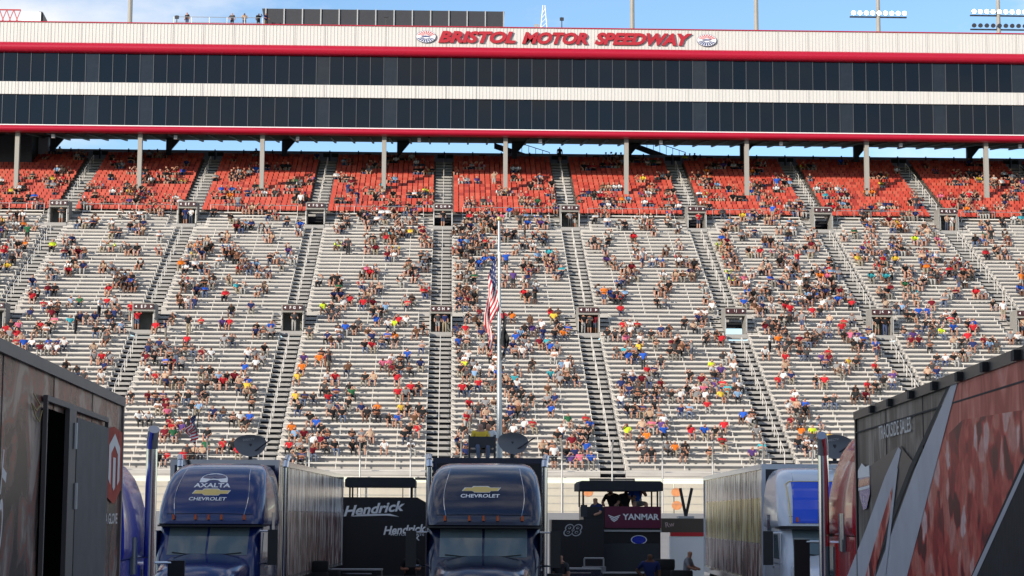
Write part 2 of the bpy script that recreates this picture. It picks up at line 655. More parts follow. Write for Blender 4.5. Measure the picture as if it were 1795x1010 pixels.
round_band('red_band', 34.0, 44.6, 0.55)
round_band('red_band', 121.8, 128.4, 0.40)
PW = PITCH_X / 9
x_m0 = X0 - 6.0
for va, vb in ((44.6, 75.6), (88.8, 121.0)):
    zz0, zz1 = z(vb), z(va)
    pane = MB().box(0.025, PW - 0.025, 0.22, 0.26, 0.02, zz1 - zz0 - 0.02).mesh('pane', M_GLASS)
    pane_b = MB().box(0.025, PW - 0.025, 0.22, 0.26, 0.02, zz1 - zz0 - 0.02).mesh('pane', mat('glass_with_blind', (0.016, 0.018, 0.022), 0.05, 0.0, 0.5, 1.5, spec=0.45))
    mul = MB().box(-0.025, 0.025, 0.14, 0.3, 0, zz1 - zz0).mesh('mullion', M_MULL)
    n0 = int(math.ceil((XL - x_m0) / PW))
    n1 = int((XR - x_m0) / PW)
    rr = random.Random(3)
    for i in range(n0, n1):
        p = link('pane', pane_b if rr.random() < 0.10 else pane, tw, (x_m0 + i * PW, 0, zz0))
        p.rotation_euler = (rr.uniform(-0.010, 0.010), 0, rr.uniform(-0.012, 0.012))
        link('mullion', mul, tw, (x_m0 + i * PW, 0, zz0))
    MB().box(XL, XR, 0.5, 0.6, zz0, zz1).build('interior', M_BLACK, tw)
b = MB()
zf, zb = z(128.4), zv(135.8, YB + DEP)
b.prism([(0.1, zf), (0.1, zf + 0.6), (DEP, zb + 0.6), (DEP, zb)], 'x', XL, XR)
b.build('soffit', mat('soffit_sheet', (0.018, 0.019, 0.023), 0.8), tw)
b = MB()
x = X0 - 6 + 0.4 - 60
while x < XR:
    b.prism([(2.5, zf + 0.33), (2.5, zf + 0.25), (DEP, zb - 0.18), (DEP, zb - 0.02)], 'x', x, x + 0.18)
    x += 2.0
b.build('soffit_beams', M_DARKST, tw, fix=False)
MB().box(XL, XR, 0.6, DEP, zb + 0.6, z(13)).build('core', M_BLACK, tw)
MB().box(XL, XR, 0.2, DEP, z(13), z(13) + 0.15).build('roof', M_CONC, tw)
# columns
M_COL = mat('weathered_column', (0.34, 0.325, 0.295), 0.7, 0.1, 0.35, 0.8, stretch=(1, 1, 0.3))
cm = MB()
cy0, cz0 = 192.3, Z_FRONT + (192.3 - Y_FRONT) * RISER / TREAD - 0.8
cm.box(-0.21, 0.21, 0, 0.07, 0, 1)
cm.box(-0.21, 0.21, 0.43, 0.5, 0, 1)
cm.box(-0.05, 0.05, 0.071, 0.429, 0, 1)
cm.box(-0.16, 0.16, -0.003, 0.2, 0, 1.0)
colm = cm.mesh('column', M_COL)
for k in range(-4, 6):
    o = link('column', colm, tw, (X0 - 6 + 12 * k + 0.1, cy0 - YB, cz0))
    o.scale = (1, 1, zf - cz0 + 0.1)
    x = X0 - 6 + 12 * k + 1.35
    b = MB()
    yb_ = 203.2 - YB
    zt_ = zf + (zb - zf) * (yb_ / DEP)
    b.box(x - 0.28, x + 0.28, yb_, yb_ + 0.5, 36, zt_ + 0.05)
    b.prism([(x + 0.28, zt_ - 1.1), (x + 0.28, zt_ + 0.02), (x + 1.2, zt_ + 0.02)], 'y', yb_ + 0.1, yb_ + 0.4)
    b.build('rear_column', M_DARKST, tw)
    b = MB()
    xs = x + 2.2
    b.box(xs - 0.16, xs + 0.16, 0.9, 1.2, zf - 0.42, zf - 0.05)
    b.build('floodlight', M_STEEL, tw)

# rear parapet behind the red seats
YP = 204.6
pw_ = thing('rear_parapet', 'blue grey parapet with dark posts behind the top row of red seats', 'wall', (0, YP, 0))
M_PAR = mat('parapet_sheet', (0.22, 0.25, 0.30), 0.6, 0, 0.15, 0.8)
zp0, zp1 = zv(160, YP), zv(146.2, YP)
pan = MB().box(0.02, 2.98, 0, 0.1, 0, zp1 - zp0).mesh('panel', M_PAR)
wn = MB().box(-0.35, 0.35, -0.04, 0.0, 0, 0.42).mesh('vent', M_BLACK)
for i in range(-20, 25):
    x = X0 + i * 3.0
    link('panel', pan, pw_, (x, 0, zp0))
    MB().box(x - 0.06, x + 0.06, -0.12, -0.01, zp0, zp1 + 0.08).build('post', M_DARKST, pw_)
for k in range(-4, 6):
    for dx in (0.35 + 0.2, 1.35 + 0.1, 4.9):
        link('vent', wn, pw_, (X0 + 12 * k + dx - 0.9, 0, zp1 - 0.62))
MB().box(-75, 70, 0.3, 1.0, 30, zp0 + 0.3).build('rear_wall', M_DARKST, pw_)

# ---- lettering and two oval emblems on the upper fascia
sgn = thing('speedway_lettering', 'red raised lettering on the white upper fascia of the tower', 'sign', at(619, 23, YB))
ox, oz = sgn.location.x, sgn.location.z
M_RLET = mat('red_letter_paint', (0.40, 0.012, 0.022), 0.4)
M_GREYE = mat('letter_edge', (0.20, 0.19, 0.19), 0.5)
def word(body, u0, u1, v0, v1):
    pa, pb = at(u0, (v0 + v1) / 2, YB - 0.16), at(u1, (v0 + v1) / 2, YB - 0.16)
    mb = MB()
    add_text(mb, body, Vector(((pa.x + pb.x) / 2 - ox, -0.16, (pa.z + pb.z) / 2 - oz)), (1, 0, 0), (0, 0, 1), height=(v1 - v0) * YB / F_PX, width=pb.x - pa.x, shear=0.28, bold=0.05, extrude=0.06)
    return mb.build('word', M_RLET, sgn, fix=False)
word('BRISTOL', 481.5, 564, 16, 29.2)
word('MOTOR', 570.5, 640.5, 17.2, 30.4)
word('SPEEDWAY', 648, 751.5, 18, 31.6)
for u, v in ((468.5, 21.9), (767.3, 25.8)):
    p = at(u, v, YB - 0.2)
    e = thing('oval_emblem', f'oval red white and blue emblem at the {"start" if u < 600 else "end"} of the tower lettering', 'emblem', p, 0, 'emblems beside the lettering')
    rx, rz_ = 0.98, 0.62
    def ell(a, b, y0, y1, m, nm, t0=0, t1=24):
        mb = MB()
        pts = [(a * math.cos(t * math.pi / 12), b * math.sin(t * math.pi / 12)) for t in range(t0, t1)]
        if t1 - t0 < 24:
            pts.append((a * math.cos(t1 * math.pi / 12), b * math.sin(t1 * math.pi / 12)))
        mb.prism(pts, 'y', y0, y1)
        return mb.build(nm, m, e)
    ell(rx, rz_, 0.0, 0.16, mat('emblem_blue', (0.05, 0.07, 0.20), 0.4), 'base')
    ell(rx * 0.97, rz_ * 0.95, -0.02, 0.0, M_LETTERW, 'face')
    rays = MB()
    for t in range(9):
        a0 = R(18 + t * 16.5)
        a1 = a0 + R(9.5)
        rays.poly([(0.30 * math.cos(a0) * rx, -0.03, 0.30 * math.sin(a0) * rz_), (0.93 * math.cos(a0) * rx, -0.03, 0.9 * math.sin(a0) * rz_), (0.93 * math.cos(a1) * rx, -0.03, 0.9 * math.sin(a1) * rz_), (0.30 * math.cos(a1) * rx, -0.03, 0.30 * math.sin(a1) * rz_)])
    rays.build('red_rays', mat('emblem_red', (0.5, 0.02, 0.03), 0.4), e, fix=False)
    rays = MB()
    for t in range(8):
        a0 = R(198 + t * 18)
        a1 = a0 + R(12)
        rays.poly([(0.32 * math.cos(a0) * rx, -0.03, 0.32 * math.sin(a0) * rz_), (0.93 * math.cos(a0) * rx, -0.03, 0.9 * math.sin(a0) * rz_), (0.93 * math.cos(a1) * rx, -0.03, 0.9 * math.sin(a1) * rz_), (0.32 * math.cos(a1) * rx, -0.03, 0.32 * math.sin(a1) * rz_)])
    rays.build('blue_rays', MATS['emblem_blue'], e, fix=False)
    sw = MB()
    sw.poly([(-0.55, -0.04, 0.02), (-0.1, -0.04, 0.10), (0.55, -0.04, 0.06), (0.3, -0.04, -0.04), (-0.25, -0.04, -0.06)])
    sw.build('swoosh', MATS['emblem_blue'], e, fix=False)
# ================================================================== ROOF LINE OF THE TOWER
def roof_pole(u, lamps, vt):
    p = at(u, 14, YB + 3)
    t = thing('floodlight_mast', f'grey floodlight mast on the tower roof, {lamps}', 'light mast', (p.x, YB + 3, z(13) + 0.1), 0, 'floodlight masts on the roof')
    return t


MAST = {153: 'above the second column', 287: 'above the third column', 688: 'above the sixth column', 820: 'just right of the oval emblem', 950: 'carrying a lit lamp rack, inner of two', 1078: 'carrying a lit lamp rack, outer of two'}
M_LAMP = mat('lit_lamp', (1.0, 0.95, 0.85), 0.4, emit=9.0)
for u in (153, 688, 820, 950, 1078):
    t = roof_pole(u, MAST[u], 0)
    hh = 9.0 if u < 900 else 4.2
    b = MB()
    b.bar((0, 0, 0), (0, 0, hh), 0.24, 8, 0, 0.20)
    b.build('pole', M_COL, t)
    if u > 900:
        for lv in range(2):
            zz = 1.05 + 1.45 * lv if u > 1000 else 2.2 + 1.2 * lv
            if u < 1000 and lv == 1:
                continue
            MB().box(-2.9, 2.9, -0.1, 0.1, zz, zz + 0.12).build('crossarm', M_DARKST, t)
            for q in range(9):
                x = -2.6 + q * 0.65
                ring = []
                for a in range(8):
                    ring.append((math.cos(a * math.pi / 4), math.sin(a * math.pi / 4)))
                hb = MB()
                hb.rings([[(x + 0.24 * c, -0.42, zz + 0.38 + 0.24 * s_) for c, s_ in ring], [(x + 0.20 * c, -0.15, zz + 0.42 + 0.2 * s_) for c, s_ in ring], [(x + 0.08 * c, 0.02, zz + 0.42 + 0.08 * s_) for c, s_ in ring]])
                h = hb.build('lamp_housing', M_DARKST, t, smooth=True)
                if lv == 1 or u < 1000:
                    lb = MB()
                    lb.poly([(x + 0.215 * c, -0.43, zz + 0.38 + 0.215 * s_) for c, s_ in ring][::-1])
                    lb.build('lens', M_LAMP, h, fix=False)
# dark scoreboard truss on the roof, cabin, antennas
pa, pb = at(298, 5, YB + 4), at(551, 5, YB + 4)
t = thing('rooftop_screen', 'long dark screen frame on the tower roof left of the lettering', 'screen', ((pa.x + pb.x) / 2, YB + 4, z(13) + 0.1))
hw_ = (pb.x - pa.x) / 2
b = MB()
b.prism([(-hw_, 0.62), (hw_, 0.62), (hw_ + 0.1, 2.6), (-hw_ - 0.4, 2.6)], 'y', -0.1, 0.4)
b.build('panel', M_DARKST, t)
for i in range(14):
    x = -hw_ + 2 * hw_ * i / 13
    MB().box(x - 0.06, x + 0.06, -0.25, -0.11, 0.0, 2.62).build('frame_post', M_STEEL, t)
MB().box(-hw_, hw_, -0.3, -0.12, 0.62, 0.78).build('rail', M_STEEL, t)
MB().box(-hw_ - 0.2, hw_ + 0.2, 0.0, 0.5, 0.05, 0.6).build('base', mat('roof_duct', (0.25, 0.23, 0.21), 0.7, 0, 0.2, 2), t)
for u, nm in ((20, 'red and white lattice crane boom on the tower roof at the corner'),):
    p = at(14, 10, YB + 3)
    t = thing('lattice_boom', nm, 'crane', (p.x, YB + 3, z(13) + 0.1))
    b = MB()
    for i in range(8):
        x = -3.5 + i * 0.7
        b.bar((x, 0, 0), (x + 0.7, 0, 1.9), 0.05)
        b.bar((x + 0.7, 0, 0), (x, 0, 1.9), 0.05)
    b.bar((-3.5, 0, 1.9), (2.1, 0, 1.9), 0.07)
    b.build('boom', mat('boom_red', (0.5, 0.03, 0.03), 0.5), t, fix=False)
    MB().box(2.3, 4.2, -0.4, 0.6, 0, 1.6).build('cabin', M_LETTERW, t)
    MB().prism([(4.2, 0.0), (5.2, 0.0), (4.3, 1.7), (4.0, 1.7)], 'y', -0.2, 0.2).build('stay', M_DARKST, t)
for u, h, nm in ((203, 1.3, 'antenna pole beside the roof railing'), (426, 1.7, 'thin antenna on the screen frame'), (594, 2.8, 'white lattice antenna mast behind the lettering'), (613, 1.6, 'short whip antenna beside the lattice mast')):
    p = at(u, 12, YB + 2)
    t = thing('antenna', nm, 'antenna', (p.x, YB + 2, z(13) + 0.1), 0, 'antennas on the roof')
    b = MB()
    if u == 594:
        for dx in (-0.35, 0.35):
            b.bar((dx, 0, 0), (dx * 0.3, 0, h), 0.05)
        for i in range(5):
            b.bar((-0.33 + 0.05 * i, 0, i * 0.5), (0.33 - 0.05 * i, 0, i * 0.5 + 0.5), 0.035)
        b.build('mast', M_LETTERW, t, fix=False)
        MB().box(-1.0, -0.45, 0.2, 0.5, 0, 0.9).build('cabinet', M_STEEL, t)
    else:
        b.bar((0, 0, 0), (0, 0, h), 0.05)
        b.build('mast', M_DARKST, t)
        MB().box(-0.2, 0.2, -0.1, 0.1, h - 0.35, h - 0.05).build('head', M_DARKST, t)
p0 = at(200, 12, YB + 2)
t = thing('roof_railing', 'thin grey railing on the roof left of the screen', 'railing', (p0.x, YB + 2, z(13) + 0.15))
for zz in (0.55, 1.1):
    MB().bar((0, 0, zz), (8.8, 0, zz), 0.03).build('rail', M_STEEL, t)
for i in range(6):
    MB().bar((i * 1.76, 0, 0), (i * 1.76, 0, 1.1), 0.03).build('post', M_STEEL, t)

# dark stair flights behind the red seats
for u0, u1 in ((541, 600), (690, 745)):
    a, c = at(u0, 135, 205.5), at(u1, 158, 205.5)
    t = thing('stair_flight', f'dark covered stair flight below the tower {"near the middle" if u0 < 600 else "right of the middle"}', 'stairs', ((a.x + c.x) / 2, 205.5, c.z), 0, 'stair flights under the tower')
    dx, dz = (c.x - a.x) / 2, a.z - c.z
    b = MB()
    b.prism([(-dx, dz), (-dx, dz - 0.6), (dx, -0.4), (dx, 0.3)], 'y', 0, 0.2)
    b.build('stringer', M_DARKST, t)
    b = MB()
    for i in range(9):
        q = i / 8
        x = -dx + 2 * dx * q
        zz = dz + (0.3 - dz) * q
        b.bar((x, 0.1, zz), (x, 0.1, zz + 1.0 if q > 0.15 else zz + 0.1), 0.03)
    b.bar((-dx * 0.7, 0.1, dz * 0.86 + 0.9), (dx, 0.1, 1.3), 0.04)
    b.build('balustrade', M_DARKST, t, fix=False)

# stair core at the left end under the tower
a, c = at(0, 128, 203), at(56, 128, 203)
t = thing('stair_core', 'dark stair core block under the tower at the leftmost bay', 'building', (a.x, 200, 34))
MB().box(-12, c.x - a.x, 0, 6, 0, zb - 34).build('wall', M_DARKST, t)
MB().box(c.x - a.x + 0.01, c.x - a.x + 1.0, 3, 6, 0, zb - 34.2).build('light_wall', mat('light_wall', (0.35, 0.34, 0.36), 0.7), t)

# opposite grandstand behind the camera: it shades the infield and is reflected in the glass
og = thing('opposite_grandstand', 'opposite grandstand behind the camera shading the infield', 'grandstand', (0, -14, 0))
b = MB()
b.prism([(-46, 0), (0, 0), (0, 3), (-34, 42), (-46, 42)], 'x', -190, 25)
b.build('seating_bank', mat('far_stand', (0.55, 0.54, 0.53), 0.8, 0, 0.3, 0.5), og)
MB().box(-190, 25, -44, -34.1, 42.1, 54).build('rear_suites', M_CONC, og)

# ================================================================== TRUCKS
def paint(nm, col, rough=0.22):
    return mat(nm, col, rough, 0.0, 0.06, 0.7, spec=0.5, coat=0.5)


M_CHROME = mat('chrome', (0.62, 0.62, 0.64), 0.12, 1.0, 0.1, 2)
M_GLASS2 = mat('windscreen_glass', (0.10, 0.135, 0.145), 0.06, 0.0, 0.5, 1.2, spec=0.8)  # pale teal base has the sky reflection painted in
M_TYRE = mat('tyre_rubber', (0.018, 0.018, 0.018), 0.85, 0, 0.2, 6)
M_AMBER = mat('amber_lens', (0.55, 0.10, 0.02), 0.25)
M_GOLD = mat('gold_emblem', (0.72, 0.55, 0.20), 0.3, 0.6)
M_HEADL = mat('headlight_lens', (0.75, 0.76, 0.78), 0.1, 0.2)


def plan(w, f, back, r, bulge, zz, n=7):
    """Rounded plan outline of the cab at height zz: front at y=f, sides at x=+-w, square back."""
    pts = []
    def fy(x):
        return f + bulge * (x / w) ** 2
    xs = [(-w + r) + (2 * (w - r)) * i / 12 for i in range(13)]
    left = []
    for i in range(n):
        a = math.pi - (math.pi / 2) * (1 - i / n)
        a = math.pi + (math.pi / 2) * (i / n)
        left.append((-w + r + r * math.cos(a), fy(-w + r) + r + r * math.sin(a)))
    pts += left
    pts += [(x, fy(x)) for x in xs]
    pts += [(-x, y) for x, y in reversed(left)]
    pts += [(w, back - 0.1), (w - 0.1, back), (-w + 0.1, back), (-w, back - 0.1)]
    return [(x, y, zz) for x, y in pts]


LAYERS = [(0.95, 1.18, -1.05, 0.28, 0.20), (1.85, 1.20, -1.0, 0.28, 0.20), (2.25, 1.20, -0.72, 0.30, 0.18), (2.55, 1.20, -0.50, 0.34, 0.17)]
FAIR = [(2.56, 1.20, -0.62, 0.30, 0.16), (2.60, 1.225, -0.70, 0.32, 0.16), (2.72, 1.23, -0.68, 0.34, 0.16), (2.95, 1.225, -0.56, 0.38, 0.16), (3.2, 1.21, -0.36, 0.42, 0.16),
        (3.45, 1.18, -0.08, 0.46, 0.17), (3.65, 1.14, 0.22, 0.50, 0.18), (3.80, 1.07, 0.56, 0.52, 0.2), (3.90, 0.98, 0.95, 0.5, 0.2), (3.95, 0.86, 1.35, 0.4, 0.15), (3.965, 0.6, 1.75, 0.3, 0.1)]


def windscreen_pt(x, zz, off=0.012):
    a, b_ = LAYERS[1], LAYERS[3]
    t = (zz - a[0]) / (b_[0] - a[0])
    for i in range(len(LAYERS) - 1):
        if LAYERS[i][0] <= zz <= LAYERS[i + 1][0]:
            a, b_ = LAYERS[i], LAYERS[i + 1]
            t = (zz - a[0]) / (b_[0] - a[0])
    f = a[2] + (b_[2] - a[2]) * t
    bl = a[4] + (b_[4] - a[4]) * t
    return (x, f + bl * (x / 1.2) ** 2 - off, zz)


def wheel(parent, x, y, r=0.52, wd=0.28):
    s = 1 if x > 0 else -1
    w_ = MB()
    n = 20
    prof = [(0.0, r * 0.60), (0.02, r * 0.95), (0.06, r), (wd - 0.06, r), (wd - 0.02, r * 0.95), (wd, r * 0.6)]
    rings = []
    for d, rr in prof:
        rings.append([(x - s * d, y + rr * math.cos(2 * math.pi * i / n), r + rr * math.sin(2 * math.pi * i / n)) for i in range(n)])
    w_.rings(rings)
    t_ = w_.build('tyre', M_TYRE, parent, smooth=True)
    h = MB()
    rings = []
    for d, rr in ((0.03, r * 0.6), (-0.02, r * 0.58), (0.05, r * 0.5), (0.07, r * 0.25), (-0.04, r * 0.2), (-0.05, 0.01)):
        rings.append([(x - s * d + s * 0.01, y + rr * math.cos(2 * math.pi * i / n), r + rr * math.sin(2 * math.pi * i / n)) for i in range(n)])
    h.rings(rings)
    h.build('rim', M_CHROME, t_, smooth=True)


def make_cab(label, loc, rz, body, fairing=None, trim=None, stack_sides=(-1, 1), group='hauler cabs', sy=2.75, st_top=4.16):
    t = thing('truck_cab', label, 'truck', loc, rz, group)
    fairing = fairing or body
    mb = MB()
    BACK = 2.55
    mb.rings([plan(w_, f, BACK, r, bl, zz) for zz, w_, f, r, bl in LAYERS])
    mb.build('cab_body', body, t, smooth=True)
    fm = MB()
    fm.rings([plan(w_, f, BACK - 0.02, r, bl, zz) for zz, w_, f, r, bl in FAIR])
    fo = fm.build('roof_fairing', fairing, t, smooth=True)
    lip = MB()
    lip.rings([plan(1.24, -0.74, 0.2, 0.32, 0.16, zz) for zz in (2.535, 2.575)])
    lip.build('sun_visor', M_BLACK, t, smooth=True)
    # seams on the fairing, marker lamps along its lower edge
    pr = projector(fm, (0, 1, 0), 0.012)
    for sx in (-1, 1):
        pts = [pr(Vector((sx * (0.80 + 0.06 * math.sin(q * 0.5)), -3, 2.78 + q * 0.13))) for q in range(9)]
        MB().path(pts, 0.008, 4).build('seam', M_CHROME, fo)
    seam = [pr(Vector((x, -3, 2.80 + 0.02 * math.cos(x)))) for x in np.linspace(-1.0, 1.0, 13)]
    MB().path(seam, 0.006, 4).build('seam', M_BLACK, fo)
    for x in (-0.82, -0.30, 0.0, 0.30, 0.82):
        p = pr(Vector((x, -3, 2.69)))
        lm = MB()
        lm.prism([(-0.028, 0), (0.028, 0), (0.018, 0.11), (-0.018, 0.11)], 'y', -0.035, 0.03)
        lm.build('marker_lamp', M_AMBER, fo, loc=p)
    # windscreen panes
    for sx in (-1, 1):
        g_ = MB()
        xs = [sx * (0.025 + 0.90 * i / 6) for i in range(7)]
        zs = [1.93, 2.10, 2.25, 2.40, 2.52]
        rings = [[windscreen_pt(x, zz) for x in xs] for zz in zs]
        g_.rings(rings, close=False, cap=False)
        pn = g_.build('windscreen', M_GLASS2, t, smooth=True)
        MB().path([windscreen_pt(sx * 0.10, 1.955, 0.03), windscreen_pt(sx * 0.45, 1.95, 0.03), windscreen_pt(sx * 0.80, 1.985, 0.03)], 0.012, 4).build('wiper', M_BLACK, pn)
        # door with side window
        d = MB()
        d.box(min(sx * 1.195, sx * 1.215), max(sx * 1.195, sx * 1.215), -0.62, 0.62, 0.95, 2.45)
        do = d.build('door', body, t)
        wv = MB()
        wv.prism([(-0.45, 1.85), (0.5, 1.85), (0.5, 2.40), (-0.22, 2.40)], 'x', min(sx * 1.216, sx * 1.226), max(sx * 1.216, sx * 1.226))
        wv.build('side_window', M_GLASS2, do)
        MB().box(min(sx * 1.216, sx * 1.25), max(sx * 1.216, sx * 1.25), 0.36, 0.52, 1.62, 1.67).build('handle', M_CHROME, do)
        MB().prism([(1.1, 2.35), (1.6, 2.35), (1.6, 2.85), (1.1, 2.85)], 'x', min(sx * 1.203, sx * 1.235), max(sx * 1.203, sx * 1.235)).build('sleeper_window', M_GLASS2, t)
        # mirror
        m_ = MB()
        m_.bar((sx * 1.2, -0.7, 2.45), (sx * 1.52, -0.85, 2.45), 0.02)
        m_.bar((sx * 1.2, -0.7, 1.75), (sx * 1.52, -0.85, 1.75), 0.02)
        mo = m_.build('mirror_arm', M_CHROME, t)
        MB().box(sx * 1.52 - 0.11, sx * 1.52 + 0.11, -0.90, -0.80, 1.72, 2.48).build('mirror', M_BLACK, t)
        # fenders, headlights, tank, steps
        fe = MB()
        rings = []
        for i in range(9):
            a = math.pi * i / 8
            yy, zz = -2.35 - 0.72 * math.cos(a), 0.55 + 0.72 * math.sin(a)
            rings.append([(sx * 0.80, yy, zz), (sx * 1.22, yy, zz), (sx * 1.22, -2.35 - 0.62 * math.cos(a), 0.52 + 0.62 * math.sin(a)), (sx * 0.80, -2.35 - 0.62 * math.cos(a), 0.52 + 0.62 * math.sin(a))])
        fe.rings(rings)
        fe.build('fender', body, t, smooth=True)
        MB().prism([(sx * 0.74, 0.85), (sx * 1.16, 0.80), (sx * 1.12, 1.10), (sx * 0.78, 1.14)], 'y', -3.12, -2.95).build('headlight', M_HEADL, t)
        tk = MB()
        tk.bar((sx * 0.98, -0.6, 0.72), (sx * 0.98, 1.4, 0.72), 0.32, 16)
        tk.build('fuel_tank', M_CHROME, t, smooth=True)
        wheel(t, sx * 1.2, -2.35)
        wheel(t, sx * 1.24, 2.4)
        wheel(t, sx * 1.24, 3.7)
    for sx in stack_sides:
        stz = st_top
        st = MB()
        st.path([(sx * 1.32, sy, 0.9), (sx * 1.32, sy, stz - 0.26), (sx * 1.33, sy + 0.07, stz - 0.11), (sx * 1.36, sy + 0.20, stz)], 0.072, 14)
        st.build('exhaust_stack', M_CHROME, t, smooth=True)
    # hood, grille, bumper, chassis
    h = MB()
    rings = []
    for yy, w_, zz in ((-0.98, 1.02, 1.92), (-1.6, 0.98, 1.84), (-2.3, 0.92, 1.72), (-2.85, 0.84, 1.58), (-3.06, 0.74, 1.42)):
        rings.append([(-w_, yy, 0.75), (-w_, yy, zz - 0.25), (-w_ + 0.08, yy, zz - 0.10), (-w_ + 0.25, yy, zz - 0.02), (-0.3, yy, zz + 0.04), (0.3, yy, zz + 0.04), (w_ - 0.25, yy, zz - 0.02), (w_ - 0.08, yy, zz - 0.10), (w_, yy, zz - 0.25), (w_, yy, 0.75)])
    h.rings(rings)
    h.build('hood', body, t, smooth=True)
    gr = MB()
    gr.box(-0.52, 0.52, -3.12, -3.05, 0.72, 1.40)
    go = gr.build('grille', M_BLACK, t)
    sl_ = MB().box(-0.48, 0.48, -3.15, -3.121, 0, 0.035).mesh('slat', M_CHROME)
    for q in range(8):
        link('slat', sl_, go, (0, 0, 0.78 + q * 0.078))
    bu = MB()
    bu.rings([plan(1.22, -3.28, -2.9, 0.18, 0.18, zz) for zz in (0.32, 0.40, 0.62, 0.70)])
    bu.build('bumper', M_CHROME, t, smooth=True)
    MB().box(-0.45, 0.45, 2.56, 4.4, 0.55, 0.95).build('chassis', M_BLACK, t)
    return t, fm, fo


def decal_local(parent, name, m, fm, items):
    """items: ('text', body, x, z, height, width, kw) or ('shape', pts, x, z, mi)"""
    pr = projector(fm, (0, 1, 0), 0.008)
    mb = MB()
    for it in items:
        if it[0] == 'text':
            add_text(mb, it[1], (it[2], -3, it[3]), (1, 0, 0), (0, 0, 1), height=it[4], width=it[5], project=pr, **it[6])
        else:
            add_shape(mb, it[1], (it[2], -3, it[3]), (1, 0, 0), (0, 0, 1), project=pr)
    return mb.build(name, m, parent, fix=False)


def bowtie(fo, fm, x, zz, wd):
    h = wd * 0.075
    a, s = wd / 2, wd * 0.17
    k = h * 0.55
    out = [(-a, -k), (-s - 0.05, -k), (-s, -h), (s + 0.03, -h), (s + 0.06, -k), (a - 0.06, -k), (a, k), (s + 0.05, k), (s, h), (-s - 0.03, h), (-s - 0.06, k), (-a + 0.06, k)]
    grow = [(p[0] * 1.05, p[1] * 1.16) for p in out]
    decal_local(fo, 'emblem_rim', M_LETTERW, fm, [('shape', grow[:], x, zz)])
    pr = projector(fm, (0, 1, 0), 0.014)
    mb = MB()
    for q in (out[0:4] + out[8:12], out[3:9]):
        add_shape(mb, q, (x, -3, zz), (1, 0, 0), (0, 0, 1), project=pr)
    mb.build('emblem', M_GOLD, fo, fix=False)


def make_trailer(label, loc, rz, side, length=14.0, top=None, front=None, wd=2.6, height=4.1, name='race_trailer', rails=True):
    """Trailer box: origin at the middle of its front face on the ground, box goes back along +y."""
    t = thing(name, label, 'trailer', loc, rz, 'race trailers')
    h = wd / 2
    z0 = 1.05
    MB().box(-h + 0.03, h - 0.03, 0.03, length - 0.03, z0, height - 0.12).build('body', side, t)
    fr = MB()
    for sx in (-1, 1):
        x0, x1 = sorted((sx * h, sx * (h - 0.10)))
        fr.box(x0, x1, 0, 0.10, z0, height)
        fr.box(x0, x1, length - 0.1, length, z0, height)
    fr.build('corner_post', top or M_CHROME, t)
    for sx in (-1, 1):
        x0, x1 = sorted((sx * (h + 0.005), sx * (h - 0.09)))
        MB().box(x0, x1, 0.101, length - 0.101, height - 0.13, height).build('roof_rail', top or M_CHROME, t)
        MB().box(x0, x1, 0.101, length - 0.101, z0 - 0.02, z0 + 0.16).build('side_rail', M_CHROME, t)
    MB().box(-h + 0.1, h - 0.1, 0.0, 0.099, height - 0.13, height).build('roof_rail', top or M_CHROME, t)
    MB().box(-h + 0.02, h - 0.02, 0.1, length - 0.1, height - 0.119, height - 0.05).build('roof', M_CONC, t)
    MB().box(-h + 0.101, h - 0.101, 0.0, 0.028, z0, height - 0.131).build('front_panel', front or M_BLACK, t)
    n = int(length / 1.22)
    for i in range(1, n):
        yy = i * length / n
        for sx in (-1, 1):
            MB().box(*sorted((sx * (h - 0.032), sx * (h - 0.022))), yy - 0.012, yy + 0.012, z0 + 0.16, height - 0.14).build('seam', M_BLACK, t)
    for yy in (length - 1.4, length - 2.8):
        for sx in (-1, 1):
            wheel(t, sx * (h - 0.06), yy)
    MB().box(-0.5, 0.5, 0.8, length - 0.6, 0.7, z0).build('chassis', M_BLACK, t)
    return t


def dish(label, loc, rz, scale=1.0, txt=None, parent_z=0):
    t = thing('satellite_dish', label, 'satellite dish', loc, rz, 'satellite dishes')
    mb = MB()
    rings = []
    for q in range(7):
        r = q / 6
        rings.append([(0.43 * r * math.cos(a * math.pi / 12) * (1.0 if math.sin(a * math.pi / 12) > 0 else 1.0), 0.10 * (1 - r * r), 0.30 * r * math.sin(a * math.pi / 12) * (0.75 if math.sin(a * math.pi / 12) > 0 else 1.25)) for a in range(24)])
    for q in range(6, -1, -1):
        r = q / 6
        rings.append([(0.42 * r * math.cos(a * math.pi / 12), 0.10 * (1 - r * r) + 0.02, 0.29 * r * math.sin(a * math.pi / 12) * (0.75 if math.sin(a * math.pi / 12) > 0 else 1.25)) for a in range(24)])
    mb.rings(rings, cap=False)
    d = mb.build('reflector', mat('dish_grey', (0.12, 0.125, 0.14), 0.5, 0, 0.1, 3), t, smooth=True)
    d.location = (0, 0, 0.48)
    d.rotation_euler = (R(-12), 0, R(6))
    d.scale = (scale,) * 3
    if txt:
        tb = MB()
        pr = projector(mb, (0, 1, 0), 0.006)
        add_text(tb, txt, (-0.04, -2, 0.11), (1, 0, 0.12), (-0.12, 0, 1), height=0.055, project=pr, bold=0.01)
        tb.build('lettering', mat('grey_print', (0.45, 0.45, 0.46), 0.5), d, fix=False)
    ar = MB()
    ar.bar((0, 0.12, 0.46), (0.0, 0.12, 0.0), 0.05, 8)
    ar.bar((0.0, 0.1, 0.2), (0.50, -0.15, 0.55), 0.018)
    ar.build('bracket', M_DARKST, t)
    MB().box(-0.16, 0.16, -0.05, 0.25, 0.0, 0.07).build('foot', M_DARKST, t)
    return t


